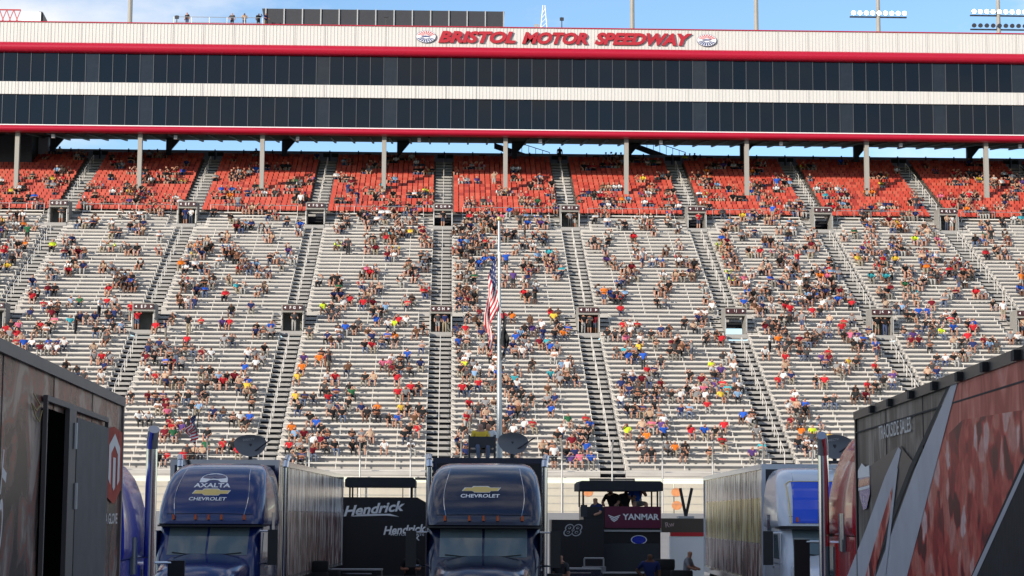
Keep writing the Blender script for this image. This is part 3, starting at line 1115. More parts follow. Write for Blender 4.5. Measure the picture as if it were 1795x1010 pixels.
M_NAVY = paint('navy_paint', (0.006, 0.020, 0.115))
M_DNAVY = paint('dark_navy_paint', (0.005, 0.010, 0.038))
M_BLUE = paint('bright_blue_paint', (0.006, 0.028, 0.45))
M_CREDB = paint('red_cab_paint', (0.46, 0.008, 0.015))
M_WHITEP = paint('white_paint', (0.62, 0.66, 0.72))
ROT = -R(2.2)


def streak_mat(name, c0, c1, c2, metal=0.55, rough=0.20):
    """Polished, slightly rippled printed metal: reflections painted as vertical streaks of colour."""
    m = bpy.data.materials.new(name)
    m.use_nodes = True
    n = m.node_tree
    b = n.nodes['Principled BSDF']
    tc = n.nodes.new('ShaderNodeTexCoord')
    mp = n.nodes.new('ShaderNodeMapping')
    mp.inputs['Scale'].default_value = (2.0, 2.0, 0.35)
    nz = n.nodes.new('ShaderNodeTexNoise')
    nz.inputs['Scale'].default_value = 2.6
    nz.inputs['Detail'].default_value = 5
    cr = n.nodes.new('ShaderNodeValToRGB')  # ramp puts the reflection streaks into the base colour
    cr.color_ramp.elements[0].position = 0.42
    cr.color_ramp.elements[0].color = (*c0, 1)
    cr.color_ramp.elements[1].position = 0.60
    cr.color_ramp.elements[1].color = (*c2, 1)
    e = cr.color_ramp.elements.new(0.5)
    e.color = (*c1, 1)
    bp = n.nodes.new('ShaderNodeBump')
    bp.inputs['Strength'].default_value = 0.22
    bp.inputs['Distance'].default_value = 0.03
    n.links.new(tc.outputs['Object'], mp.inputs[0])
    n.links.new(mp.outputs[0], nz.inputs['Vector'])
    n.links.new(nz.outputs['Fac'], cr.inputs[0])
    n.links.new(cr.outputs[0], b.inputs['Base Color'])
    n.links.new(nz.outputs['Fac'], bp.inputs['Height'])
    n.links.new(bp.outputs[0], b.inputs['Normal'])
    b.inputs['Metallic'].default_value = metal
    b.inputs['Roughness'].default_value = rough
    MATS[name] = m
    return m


# ---- navy truck with the dome emblem
p = at(238, 540, 43.4)
cab, fm, fo = make_cab('navy blue truck cab with white dome logo and gold bow tie emblem', (p.x, 43.4 + 0.7, 0), ROT, M_NAVY)
cab.scale = (0.94, 1, 1)
decal_local(fo, 'lettering', M_LETTERW, fm, [('text', 'AXALTA', -0.03, 3.44, 0.095, 0.86, dict(bold=0.03)), ('text', 'CHEVROLET', -0.08, 3.14, 0.075, 0.88, dict(bold=0.02, shear=0.1))])
dome = [(0.33 * math.cos(math.pi * i / 14), 0.02 + 0.185 * math.sin(math.pi * i / 14) ** 0.75) for i in range(15)]
left_unused = [q for q in dome if q[0] <= -0.05] + [(-0.05, 0.0), (-0.33, 0.0)]
right = [(0.33, 0.0), ] + [q for q in dome if q[0] >= 0.05] + [(0.05, 0.0)]
mid = [(-0.05, 0.13), (0.05, 0.13), (0.05, dome[6][1]), (0, dome[7][1]), (-0.05, dome[8][1])]
dl = decal_local(fo, 'dome_logo', M_LETTERW, fm, [('shape', [(0.33, 0.0)] + dome[1:8] + [(0.0, 0.06), (0.10, 0.05), (0.18, 0.0)], -0.02, 3.505), ('shape', [(-0.18, 0.0), (-0.10, 0.05), (0.0, 0.06)] + dome[7:14] + [(-0.33, 0.0)], -0.02, 3.505)])
pr2 = projector(fm, (0, 1, 0), 0.016)
mb = MB()
add_shape(mb, [(-0.022, 0.115), (0, 0.10), (0.022, 0.115), (0.0, 0.155)], (-0.02, -3, 3.505), (1, 0, 0), (0, 0, 1), project=pr2)
mb.build('dome_logo_drop', M_NAVY, fo, fix=False)
bowtie(fo, fm, -0.02, 3.29, 0.86)
S_DARK = streak_mat('polished_dark_side', (0.10, 0.07, 0.07), (0.50, 0.42, 0.38), (0.85, 0.80, 0.74))  # pale streaks imitate the stand's reflection in the base colour
pc = at(312, 500, 47.5)
t1 = make_trailer('long polished trailer behind the navy truck with the dome logo', (pc.x - 1.3, 47.5, 0), ROT, S_DARK, 17.0, None, M_DNAVY)
pd = at(281, 470, 48.5)
dish('grey satellite dish with faint lettering above the navy dome logo truck', (pd.x, 48.5, 4.06), 0, 0.92, 'DIRECTV')
# small flag on the same trailer
fpx = at(216, 470, 49.0)
fl = thing('small_flag', 'small american flag on a short staff above the navy truck', 'flag', (fpx.x, 49.0, 4.06))
MB().bar((0.1, 0, -0.1), (0.22, 0, 1.25), 0.012).build('staff', M_DARKST, fl)

# ---- dark truck in the middle
p = at(531, 540, 42.0)
cab, fm, fo = make_cab('dark navy truck cab with gold bow tie emblem and white lettering in the middle', (p.x, 42.7, 0), ROT, M_DNAVY)
decal_local(fo, 'lettering', M_LETTERW, fm, [('text', 'CHEVROLET', -0.08, 3.22, 0.075, 0.84, dict(bold=0.02, shear=0.1))])
bowtie(fo, fm, -0.06, 3.36, 0.80)
pc = at(535, 500, 46.2)
make_trailer('black trailer squarely behind the dark middle truck', (pc.x, 46.2, 0), ROT, M_DNAVY, 14.0, M_DNAVY, M_BLACK, height=4.14)
pd = at(561, 470, 47.2)
dish('plain grey satellite dish beside the flagpole above the middle truck', (pd.x, 47.2, 4.1), R(8), 0.88)

# ---- white and blue truck on the other side, with its polished trailer
S_LIGHT = streak_mat('polished_light_side', (0.20, 0.18, 0.17), (0.66, 0.54, 0.20), (0.88, 0.86, 0.82))  # yellow and pale streaks imitate reflections in the base colour
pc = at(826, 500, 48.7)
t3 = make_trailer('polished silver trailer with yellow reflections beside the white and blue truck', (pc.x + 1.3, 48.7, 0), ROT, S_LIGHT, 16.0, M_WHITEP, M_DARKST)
cab, fm, fo = make_cab('white edged blue truck cab partly hidden by the red cab', (pc.x + 1.06, 45.6, 0), ROT, M_WHITEP, None, stack_sides=(1,))
pr = projector(fm, (0, 1, 0), 0.022)
mb = MB()
N = 18
for i in range(N):
    x0, x1 = -0.93 + 1.86 * i / N, -0.93 + 1.86 * (i + 1) / N
    for q in range(18):
        z0_, z1_ = 2.66 + q * 0.053, 2.66 + (q + 1) * 0.053
        sc = lambda zz: 1.0 - 0.16 * max(0, (2.66 + 0.93 - zz)) * 0 - 0.10 * (zz - 2.66)
        mb.quad(*[pr(Vector((xx * sc(zz), -3, zz))) for xx, zz in ((x0, z0_), (x1, z0_), (x1, z1_), (x0, z1_))])
mb.build('blue_front', paint('royal_blue_paint', (0.008, 0.07, 0.62)), fo, smooth=True, fix=False)
edge = [pr(Vector((-0.97 + 0.0 * q, -3, 2.66 + q * 0.1))) for q in range(10)]
top_ = [pr(Vector((-0.88 + 1.76 * q / 8, -3, 3.62))) for q in range(9)]
MB().path(edge + top_, 0.014, 5).build('gold_line', M_GOLD, fo)
pd = at(904, 470, 47.4)
dish('grey satellite dish with lettering beside the exhaust stack and red cab', (pd.x, 47.4, 4.08), R(-6), 1.0, 'DIRECTV')


# printed bands on the two polished trailers; reflection streaks painted into their colour
S_YEL = streak_mat('yellow_printed_band', (0.14, 0.11, 0.04), (0.66, 0.52, 0.10), (0.86, 0.80, 0.50), 0.3, 0.25)  # band colour also stands for the yellow reflections
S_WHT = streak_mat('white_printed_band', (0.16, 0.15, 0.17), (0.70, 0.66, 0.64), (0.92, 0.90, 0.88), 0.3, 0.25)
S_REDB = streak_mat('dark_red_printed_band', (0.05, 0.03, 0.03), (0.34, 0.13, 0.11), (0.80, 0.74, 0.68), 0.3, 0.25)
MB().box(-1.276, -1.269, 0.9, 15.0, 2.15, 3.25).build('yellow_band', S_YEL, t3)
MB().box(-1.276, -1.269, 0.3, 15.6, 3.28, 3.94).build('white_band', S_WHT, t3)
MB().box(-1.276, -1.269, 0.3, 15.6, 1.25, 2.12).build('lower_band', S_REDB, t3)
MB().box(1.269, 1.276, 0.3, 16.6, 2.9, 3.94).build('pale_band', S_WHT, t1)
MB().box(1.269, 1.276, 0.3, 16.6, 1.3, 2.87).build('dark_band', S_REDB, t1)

# ================================================================== NEAR TRAILERS
def on_side(T, u, v):
    """Local (y, z) on the plane x = 0 of thing T seen at photo pixel (u, v)."""
    d = _r * ((u - 560.0) / F_PX) + _u * ((279.0 - v) / F_PX) + _f
    M = Matrix.Translation(T.location) @ T.rotation_euler.to_matrix().to_4x4()
    Mi = M.inverted()
    o, d = Mi @ CAM, Mi.to_3x3() @ d
    q = o + d * (-o.x / d.x)
    return q.y, q.z


def side_poly(T, name, m, pts, off, parent=None, sub=False):
    mb = MB()
    mb.poly([(off, *on_side(T, u, v)) for u, v in pts])
    return mb.build(name, m, parent or T, fix=False)


def near_trailer(label, A, B, sgn, side, L, wd=2.6, height=4.1, rail=M_BLACK):
    """A far corner, B near point on the visible side; the box lies on the -sgn side (sgn=1: we see its +x side)."""
    d = Vector((A.x - B.x, A.y - B.y, 0)).normalized()
    rz = math.atan2(-d.x, d.y)
    t = thing('race_trailer', label, 'trailer', (A.x, A.y, 0), rz, 'race trailers')
    xs = sorted((0.0, -sgn * wd))
    z0 = 1.0
    ins = 0.015
    b = MB()
    b.box(xs[0] + ins, xs[1] - ins, -L, -0.015, z0, height - 0.05)
    b.build('body', side, t)
    for i in range(1, int(L / 2.44)):
        yy = -i * 2.44
        xx = -sgn * (ins - 0.001)
        MB().box(*sorted((xx, xx + sgn * 0.004)), yy - 0.006, yy + 0.006, z0, height - 0.1).build('seam', M_BLACK, t)
    MB().box(*sorted((0.02 * sgn, -0.10 * sgn)), -L, 0.01, height - 0.10, height).build('roof_rail', rail, t)
    MB().box(xs[0] + 0.12, xs[1] - 0.12, -L, 0, height - 0.049, height - 0.01).build('roof', M_CONC, t)
    MB().box(*sorted((0.01 * sgn, -0.08 * sgn)), -0.08, 0.005, z0, height - 0.101).build('corner_post', rail, t)
    MB().box(xs[0] + 0.9, xs[1] - 0.9, -L + 0.3, -0.3, 0.65, z0).build('chassis', M_BLACK, t)
    for yy in (-L + 1.5, -L + 2.8):
        for xx in xs:
            wheel(t, xx - 0.04 if xx == xs[1] else xx + 0.04, yy) if False else None
    return t


def print_mat(name, cols, scale, stretch, rough=0.28, coat=0.3, bump=0.12, dist=1.0):
    m = bpy.data.materials.new(name)
    m.use_nodes = True
    n = m.node_tree
    b = n.nodes['Principled BSDF']
    tc = n.nodes.new('ShaderNodeTexCoord')
    mp = n.nodes.new('ShaderNodeMapping')
    mp.inputs['Scale'].default_value = stretch
    nz = n.nodes.new('ShaderNodeTexNoise')
    nz.inputs['Scale'].default_value = scale
    nz.inputs['Detail'].default_value = 8
    nz.inputs['Roughness'].default_value = 0.6
    nz.inputs['Distortion'].default_value = dist
    cr = n.nodes.new('ShaderNodeValToRGB')
    els = cr.color_ramp.elements
    cols = [(0.5 + (ps - 0.5) * 0.5, c) for ps, c in cols]
    els[0].position, els[0].color = cols[0][0], (*cols[0][1], 1)
    els[1].position, els[1].color = cols[-1][0], (*cols[-1][1], 1)
    for ps, c in cols[1:-1]:
        e = els.new(ps)
        e.color = (*c, 1)
    n.links.new(tc.outputs['Object'], mp.inputs[0])
    n.links.new(mp.outputs[0], nz.inputs['Vector'])
    n.links.new(nz.outputs['Fac'], cr.inputs[0])
    n.links.new(cr.outputs[0], b.inputs['Base Color'])
    bp = n.nodes.new('ShaderNodeBump')
    bp.inputs['Strength'].default_value = bump
    bp.inputs['Distance'].default_value = 0.02
    n.links.new(nz.outputs['Fac'], bp.inputs['Height'])
    n.links.new(bp.outputs[0], b.inputs['Normal'])
    b.inputs['Roughness'].default_value = rough + 0.12
    b.inputs['Specular IOR Level'].default_value = 0.10
    MATS[name] = m
    return m


M_LT = print_mat('scuffed_dark_wrap', [(0.30, (0.045, 0.036, 0.034)), (0.43, (0.14, 0.105, 0.092)), (0.52, (0.27, 0.090, 0.070)), (0.58, (0.17, 0.135, 0.118)), (0.72, (0.36, 0.29, 0.25))], 1.3, (1, 1.0, 0.75), 0.14, 0.25)
A, B = at(147, 410, 22.4), at(0, 341, 14.3)
LT = near_trailer('dark scuffed trailer with an open doorway in the left foreground', A, B, 1, M_LT, 13.0, rail=mat('worn_rail', (0.16, 0.135, 0.125), 0.5, 0.2, 0.25, 3))
side_poly(LT, 'doorway', mat('unlit_interior', (0.002, 0.002, 0.002), 0.9, spec=0.0), [(61.5, 416), (84, 424.0), (80, 640), (54, 640)], 0.002)  # flat black sheet paints the darkness inside the doorway
ys = [on_side(LT, u, v) for u, v in ((61.5, 416), (84, 424), (92, 427.5), (126, 435.5))]
M_DOOR = mat('grey_door', (0.12, 0.115, 0.115), 0.6, 0.0, 0.45, 2.5, 0.1, spec=0.15)
dt = ys[2][1]
do = MB().box(0.003, 0.05, ys[2][0], ys[3][0], 0.9, dt).build('door', M_DOOR, LT)
fr = MB()
fr.box(0.003, 0.04, ys[0][0] - 0.05, ys[0][0] - 0.005, 0.9, dt + 0.06)
fr.box(0.003, 0.045, ys[1][0] + 0.005, ys[2][0] - 0.03, 0.9, dt + 0.06)
fr.box(0.003, 0.04, ys[0][0] - 0.05, ys[3][0] + 0.06, dt + 0.061, dt + 0.11)
fr.box(0.003, 0.04, ys[3][0] + 0.015, ys[3][0] + 0.05, 0.9, dt + 0.06)
fr.build('door_frame', mat('frame_grey', (0.11, 0.10, 0.10), 0.5, 0.3), LT)
for v in (447, 511):
    yy, zz = on_side(LT, 88, v)
    MB().bar((0.06, yy, zz - 0.12), (0.06, yy, zz + 0.12), 0.022, 8).build('hinge', M_STEEL, do)
M_REDP = print_mat('red_decal', [(0.35, (0.30, 0.015, 0.012)), (0.7, (0.42, 0.05, 0.03))], 1.5, (1, 1, 1), 0.4, 0.2)
rp = side_poly(LT, 'red_panel', M_REDP, [(127.5, 440), (136, 437), (145.5, 444), (145, 500), (136, 520), (127, 511)], 0.004)
cx, cz = on_side(LT, 136, 474)
def LTs(pts, name, m, off, parent):
    mb = MB()
    mb.poly([(off, cx + a, cz + b_) for a, b_ in pts])
    return mb.build(name, m, parent, fix=False)
mb = MB()
for pts in ([(0, 0.30), (0.30, 0.16), (0.30, -0.20), (0.18, -0.26), (0.18, 0.08), (0.0, 0.17)], [(0, 0.30), (-0.30, 0.16), (-0.30, -0.20), (-0.18, -0.26), (-0.18, 0.08), (0.0, 0.17)], [(-0.07, 0.04), (0.07, 0.04), (0.07, -0.28), (0, -0.32), (-0.07, -0.28)]):
    mb.poly([(0.008, cx + a * 1.55, cz + b_) for a, b_ in pts])
mb.build('emblem', mat('pale_print', (0.66, 0.64, 0.64), 0.5), rp, fix=False)
yy, zz = on_side(LT, 132, 535)
mb = MB()
add_text(mb, 'E A GLOVE', (0.006, yy, zz), (0, 1, 0), (0, 0, 1), height=0.115, width=1.15, bold=0.015)
mb.build('lettering', MATS['pale_print'], LT, fix=False)
ya, za = on_side(LT, 22, 490)
yb2, zb2 = on_side(LT, 10, 560)
mb = MB()
add_text(mb, 'PILOT', (0.006, (ya + yb2) / 2 - 0.1, (za + zb2) / 2 - 0.3), (0, 0.25, 0.97), (0, -0.97, 0.25), height=0.20, width=1.5, bold=0.02)
mb.build('lettering', MATS['pale_print'], LT, fix=False)
mb = MB()
M_YEL = mat('faded_yellow', (0.30, 0.22, 0.06), 0.5)
pts = [on_side(LT, u, v) for u, v in ((50, 402), (57, 414), (53, 420), (48, 412), (52, 426), (56, 432), (59, 420))]
mb.path([(0.006, *q) for q in pts], 0.006, 4)
mb.build('scrawl', M_YEL, LT)
pts = [on_side(LT, u, v) for u, v in ((78, 412), (126, 431))]
MB().path([(0.01, *q) for q in pts], 0.006, 4).build('trim_line', M_YEL, LT)

# right foreground trailer
M_RT = print_mat('taupe_wrap', [(0.30, (0.09, 0.078, 0.068)), (0.55, (0.18, 0.16, 0.14)), (0.75, (0.30, 0.27, 0.235))], 1.6, (1, 1.8, 0.5), 0.30, 0.25)
A, B = at(925, 420, 24.4), at(1120, 341, 14.4)
RT = near_trailer('red and grey trailer with silver stripes in the right foreground', A, B, -1, M_RT, 13.0, rail=mat('dark_rail', (0.03, 0.025, 0.025), 0.4))
def crowd_print(name):
    """Print of a packed red and white crowd: distorted cells of red, pink and pale grey."""
    m = bpy.data.materials.new(name)
    m.use_nodes = True
    n = m.node_tree
    b = n.nodes['Principled BSDF']
    tc = n.nodes.new('ShaderNodeTexCoord')
    nz = n.nodes.new('ShaderNodeTexNoise')
    nz.inputs['Scale'].default_value = 2.2
    nz.inputs['Detail'].default_value = 4
    mx = n.nodes.new('ShaderNodeMix')
    mx.data_type = 'RGBA'
    mx.blend_type = 'ADD'
    mx.inputs[0].default_value = 0.45
    vo = n.nodes.new('ShaderNodeTexVoronoi')
    vo.feature = 'SMOOTH_F1'
    vo.inputs['Smoothness'].default_value = 0.45
    vo.inputs['Scale'].default_value = 4.2
    sp = n.nodes.new('ShaderNodeSeparateColor')
    cr = n.nodes.new('ShaderNodeValToRGB')
    els = cr.color_ramp.elements
    els[0].position, els[0].color = 0.10, (0.11, 0.008, 0.012, 1)
    els[1].position, els[1].color = 0.97, (0.66, 0.45, 0.44, 1)
    for ps, c in ((0.28, (0.40, 0.025, 0.025)), (0.52, (0.56, 0.10, 0.07)), (0.72, (0.55, 0.16, 0.12)), (0.86, (0.64, 0.33, 0.29))):
        e = els.new(ps)
        e.color = (*c, 1)
    n2 = n.nodes.new('ShaderNodeTexNoise')
    n2.inputs['Scale'].default_value = 9
    n2.inputs['Detail'].default_value = 6
    m2 = n.nodes.new('ShaderNodeMix')
    m2.data_type = 'RGBA'
    m2.blend_type = 'OVERLAY'
    m2.inputs[0].default_value = 0.7
    n.links.new(tc.outputs['Object'], nz.inputs['Vector'])
    n.links.new(tc.outputs['Object'], mx.inputs[6])
    n.links.new(nz.outputs['Color'], mx.inputs[7])
    n.links.new(mx.outputs[2], vo.inputs['Vector'])
    n.links.new(vo.outputs['Color'], sp.inputs[0])
    n.links.new(sp.outputs[0], cr.inputs[0])
    n.links.new(tc.outputs['Object'], n2.inputs['Vector'])
    n.links.new(cr.outputs[0], m2.inputs[6])
    n.links.new(n2.outputs['Fac'], m2.inputs[7])
    n.links.new(m2.outputs[2], b.inputs['Base Color'])
    b.inputs['Roughness'].default_value = 0.38
    b.inputs['Specular IOR Level'].default_value = 0.12
    MATS[name] = m
    return m


M_RW = crowd_print('red_crowd_print')
M_SILV = mat('silver_stripe', (0.46, 0.48, 0.53), 0.45, 0.0, 0.25, 1.5, spec=0.2)
M_DKB = print_mat('ribbed_dark_blue', [(0.35, (0.008, 0.010, 0.016)), (0.7, (0.022, 0.026, 0.036))], 8, (1, 6, 0.5), 0.4, 0.2)
side_poly(RT, 'upper_red_print', print_mat('faded_red_print', [(0.28, (0.42, 0.085, 0.065)), (0.55, (0.60, 0.165, 0.125)), (0.78, (0.70, 0.30, 0.25))], 1.4, (1, 1.6, 0.6), 0.3, 0.3), [(1036, 384), (1260, 289), (1260, 470), (1180, 470), (1090, 452), (1000, 470)], -0.003)
side_poly(RT, 'crowd_print', M_RW, [(1000, 470), (1040, 430), (1100, 420), (1160, 420), (1160, 640), (945, 640)], -0.005)
side_poly(RT, 'dark_corner_print', M_DKB, [(1121, 436), (1300, 300), (1300, 640), (1030, 640)], -0.008)
side_poly(RT, 'stripe', M_SILV, [(1120, 447), (1123, 449), (1036, 640), (1031, 640)], -0.011)
side_poly(RT, 'stripe', M_SILV, [(1031, 386), (1037, 383), (970, 640), (932, 640), (990, 482)], -0.009)
side_poly(RT, 'stripe_edge', M_BLACK, [(1027, 389), (1030.5, 386), (988, 482), (928, 640), (922, 640), (984, 480)], -0.010)
side_poly(RT, 'dark_wedge', mat('dark_blue_print', (0.018, 0.02, 0.03), 0.35), [(973, 457), (990, 478), (978, 530), (950, 600), (938, 600), (948, 560), (940, 480)], -0.004)
side_poly(RT, 'stripe', M_SILV, [(972, 459), (975, 462), (938, 640), (900, 640), (938, 545), (958, 490)], -0.009)
side_poly(RT, 'red_wedge', MATS['red_crowd_print'], [(966, 500), (966, 520), (952, 575), (935, 640), (925, 640), (948, 558)], -0.012)
side_poly(RT, 'stripe', M_SILV, [(970, 480), (972, 482), (954, 640), (950, 640)], -0.014)
mb = MB()
q0, q1 = on_side(RT, 951, 441), on_side(RT, 985, 433)
add_text(mb, 'TRACKSIDE SALES', (-0.006, (q0[0] + q1[0]) / 2, (q0[1] + q1[1]) / 2 - 0.02), (0, -1, 0), (0, 0, 1), height=0.16, width=abs(q0[0] - q1[0]), bold=0.01)
mb.build('lettering', mat('dull_white_print', (0.62, 0.62, 0.62), 0.5), RT, fix=False)
bd = side_poly(RT, 'badge', M_BLUE, [(929, 482), (941.5, 479), (941.5, 508), (938, 524), (934.5, 526), (930.5, 512)], -0.006)
side_poly(RT, 'badge_band', M_LETTERW, [(929, 484), (933, 476), (937, 480), (941, 478), (941.5, 490), (929, 492)], -0.009, bd)
side_poly(RT, 'badge_band', M_CREDB, [(929.5, 494), (941.3, 491), (941.3, 499), (929.5, 502)], -0.009, bd)
side_poly(RT, 'badge_band', M_LETTERW, [(929.5, 502.5), (941.3, 499.5), (941.3, 502.5), (929.5, 505.5)], -0.009, bd)
mb = MB()
q0 = on_side(RT, 935.8, 515)
add_text(mb, 'K', (-0.010, q0[0], q0[1]), (0, -1, 0), (0, 0, 1), height=0.09, bold=0.02)
mb.build('badge_lettering', M_LETTERW, bd, fix=False)
for u, v in ((946.7, 417), (966, 409), (988.8, 399.5), (1013.9, 390), (1040.5, 377.5), (1068, 366), (1102, 352)):
    yy, zz = on_side(RT, u, v)
    MB().box(-0.07, -0.021, yy - 0.06, yy + 0.06, 4.0, 4.08).build('roof_lamp', M_BLACK, RT)
MB().box(-0.008, 0.0, -13.0, -0.1, 3.83, 3.845).build('groove', M_BLACK, RT)

# tractors of the two near trailers (facing away from us)
d = RT.rotation_euler.z
p = RT.matrix_basis @ Vector((1.33, 3.2, 0)) if False else (Matrix.Translation(RT.location) @ RT.rotation_euler.to_matrix().to_4x4()) @ Vector((1.27, 3.15, 0))
make_cab('red truck cab with a tall exhaust stack in front of the red and grey trailer', p, d + math.pi, M_CREDB, stack_sides=(1,), sy=0.2, st_top=3.92)
d = LT.rotation_euler.z
p = (Matrix.Translation(LT.location) @ LT.rotation_euler.to_matrix().to_4x4()) @ Vector((-1.27, 3.15, 0))
make_cab('bright blue truck cab with chrome stack beyond the dark scuffed trailer', p, d + math.pi, M_BLUE, stack_sides=(-1,), sy=0.6, st_top=4.35)[0].scale = (1, 1, 0.885)

# ================================================================== PIT BOXES
YPB = 66.0
SC = YPB / F_PX


def pit_box(label, u0, u1, v_can0, v_can1, v_panel, panel_u0, panel_u1, body, can_u0, can_u1, slant=0.0):
    c = at((u0 + u1) / 2, 540, YPB)
    t = thing('pit_box', label, 'pit cart', (c.x, YPB, 0), 0, 'pit boxes by the pit wall')
    zz = lambda v: zv(v, YPB)
    X = lambda u: at(u, 540, YPB).x - c.x
    MB().prism([(X(panel_u0), 0.5), (X(panel_u1) + slant, 0.5), (X(panel_u1) + slant, zz(v_panel) - slant * 0.55), (X(panel_u1), zz(v_panel)), (X(panel_u0), zz(v_panel))], 'y', 0, 2.2).build('cart_body', body, t)
    can = MB()
    h0, h1 = zz(v_can1), zz(v_can0)
    can.prism([(X(can_u0), h0), (X(can_u1), h0), (X(can_u1), h1 - 0.08), (X(can_u1) - 0.08, h1), (X(can_u0) + 0.08, h1), (X(can_u0), h1 - 0.08)], 'y', -0.3, 2.4)
    can.build('canopy', mat('black_canvas', (0.012, 0.014, 0.02), 0.75, 0, 0.2, 3, 0.1), t)
    for x in (X(can_u0) + 0.15, X(can_u1) - 0.15):
        for y in (0.1, 2.0):
            MB().bar((x, y, zz(v_panel)), (x, y, h0), 0.03).build('canopy_post', M_BLACK, t)
    for x in (X(panel_u0) + 0.3, X(panel_u1) - 0.3):
        wheel(t, x, 1.1, 0.3, 0.2)
    return t, X, zz


M_CART = mat('gloss_black_cart', (0.010, 0.010, 0.013), 0.35, 0, 0.1, 2)
t, X, zz = pit_box('black pit box with white script lettering beside the middle truck', 383, 470, 492, 502, 513, 377, 459, M_CART, 382, 457, 0.35)
mb = MB()
add_text(mb, 'Hendrick', (X(413), -0.006, zz(525)), (1, 0, 0.10), (-0.10, 0, 1), height=0.34, width=2.05, shear=0.35, bold=0.03)
mb.poly([(X(388), -0.006, zz(533.5)), (X(400), -0.006, zz(531)), (X(430), -0.006, zz(530.5)), (X(440), -0.006, zz(533.5)), (X(426), -0.006, zz(532.3)), (X(405), -0.006, zz(533))])
mb.build('lettering', M_LETTERW, t, fix=False)
mb = MB()
MB().box(X(379), X(468), -0.25, -0.02, 0.6, zz(537)).build('lower_cabinet', M_CART, t)
add_text(mb, 'Hendrick', (X(446), -0.256, zz(547)), (1, 0, 0.06), (-0.06, 0, 1), height=0.28, width=1.42, shear=0.3, bold=0.03)
add_text(mb, 'MOTORSPORTS', (X(449), -0.256, zz(552.5)), (1, 0, 0), (0, 0, 1), height=0.07, width=1.1, bold=0.01)
add_text(mb, 'X', (X(459), -0.256, zz(556)), (1, 0, 0), (0, 0, 1), height=0.16, bold=0.03)
mb.build('lettering', M_LETTERW, t, fix=False)

t, X, zz = pit_box('pit box with a maroon panel and black canopy right of the middle truck', 632, 720, 494.5, 505, 522, 636, 718, M_CART, 631, 720)
M_MAR = mat('maroon_panel', (0.11, 0.006, 0.035), 0.4, 0, 0.15, 1)
MB().box(X(658.5), X(718.5), -0.06, -0.005, zz(544.5), zz(521.5)).build('maroon_panel', M_MAR, t)
MB().box(X(655), X(719), -0.10, -0.005, zz(548.5), zz(546.5)).build('ledge', M_STEEL, t)
MB().box(X(633), X(640), -0.05, -0.005, zz(533), zz(520)).build('side_screen', M_DARKST, t)
mb = MB()
add_text(mb, 'YANMAR', (X(697), -0.066, zz(532.5)), (1, 0, 0), (0, 0, 1), height=0.20, width=1.22, bold=0.03)
for k in range(3):
    zc = zz(530.5) - k * 0.062
    mb.poly([(X(662.5) + k * 0.04, -0.066, zc), (X(668.5), -0.066, zc - 0.07), (X(675) - k * 0.04, -0.066, zc), (X(675) - k * 0.04, -0.066, zc - 0.035), (X(668.5), -0.066, zc - 0.11), (X(662.5) + k * 0.04, -0.066, zc - 0.035)])
mb.build('lettering', M_LETTERW, t, fix=False)
for r_, m_, y_ in ((1.0, M_LETTERW, -0.012), (0.86, M_BLUE, -0.018)):
    mb = MB()
    mb.poly([(X(695) + r_ * 0.27 * math.cos(a * math.pi / 12), y_, zz(557) + r_ * 0.15 * math.sin(a * math.pi / 12)) for a in range(24)])
    mb.build('oval_badge', m_, t, fix=False)
MB().box(X(655), X(716), -0.25, -0.02, 0.55, zz(561)).build('tool_drawers', M_DARKST, t)
# black number box
c = at(630, 540, YPB - 1.0)
t = thing('number_cart', 'low black cart with the outlined number beside the maroon pit box', 'cart', (c.x, YPB - 1.0, 0))
X = lambda u: at(u, 540, YPB - 1).x - c.x
zz = lambda v: zv(v, YPB - 1)
MB().box(X(602), X(658), 0, 1.4, 0.4, zz(536)).build('cart_body', M_CART, t)
for x in (X(607), X(652)):
    wheel(t, x, 0.7, 0.25, 0.18)
out, inn = MB(), MB()
add_text(out, '88', (X(624.8), -0.006, zz(547)), (1, 0, 0), (0, 0, 1), height=0.40, width=0.62, shear=0.25, bold=0.05)
add_text(inn, '88', (X(624.8), -0.012, zz(547)), (1, 0, 0), (0, 0, 1), height=0.335, width=0.545, shear=0.25, bold=0.012)
o1 = out.build('number_outline', MATS['grey_print'], t, fix=False)
inn.build('number_face', M_CART, o1, fix=False)
c = at(606, 553, 58)
t = thing('fuel_can', 'blue grey cylinder standing beside the number cart', 'canister', (c.x, 58, 0))
MB().bar((0, 0, 0.03), (0, 0, c.z - 0.02), 0.14, 16).build('can', mat('can_blue', (0.10, 0.14, 0.25), 0.3, 0.3), t, smooth=True)
MB().bar((0, 0, c.z - 0.019), (0, 0, c.z + 0.08), 0.10, 16).build('cap', M_CHROME, t, smooth=True)
# brown, red and white wall board with tripod behind it
c = at(737, 545, 70)
t = thing('team_board', 'brown board with a red and white band left of the silver trailer', 'board', (c.x, 70, 0))
X = lambda u: at(u, 540, 70).x - c.x
zz = lambda v: zv(v, 70)
MB().box(X(719), X(764), 0, 0.3, zz(549), zz(534)).build('brown_face', mat('brown_board', (0.075, 0.055, 0.04), 0.6), t)
MB().box(X(729), X(764), -0.02, 0.3, zz(553), zz(549.01)).build('red_band', mat('board_red', (0.5, 0.01, 0.02), 0.5), t)
MB().box(X(728), X(764), 0.0, 0.3, 0, zz(553.01)).build('white_base', M_LETTERW, t)
mb = MB()
add_text(mb, 'Rw', (X(728), -0.006, zz(540.5)), (1, 0, 0.15), (-0.15, 0, 1), height=0.18, width=0.32, bold=0.01)
mb.build('lettering', mat('pink_print', (0.5, 0.35, 0.33), 0.5), t, fix=False)
c = at(745, 533, 72)
t = thing('camera_tripod', 'black V shaped boom legs behind the brown board', 'tripod', (c.x, 72, 0))
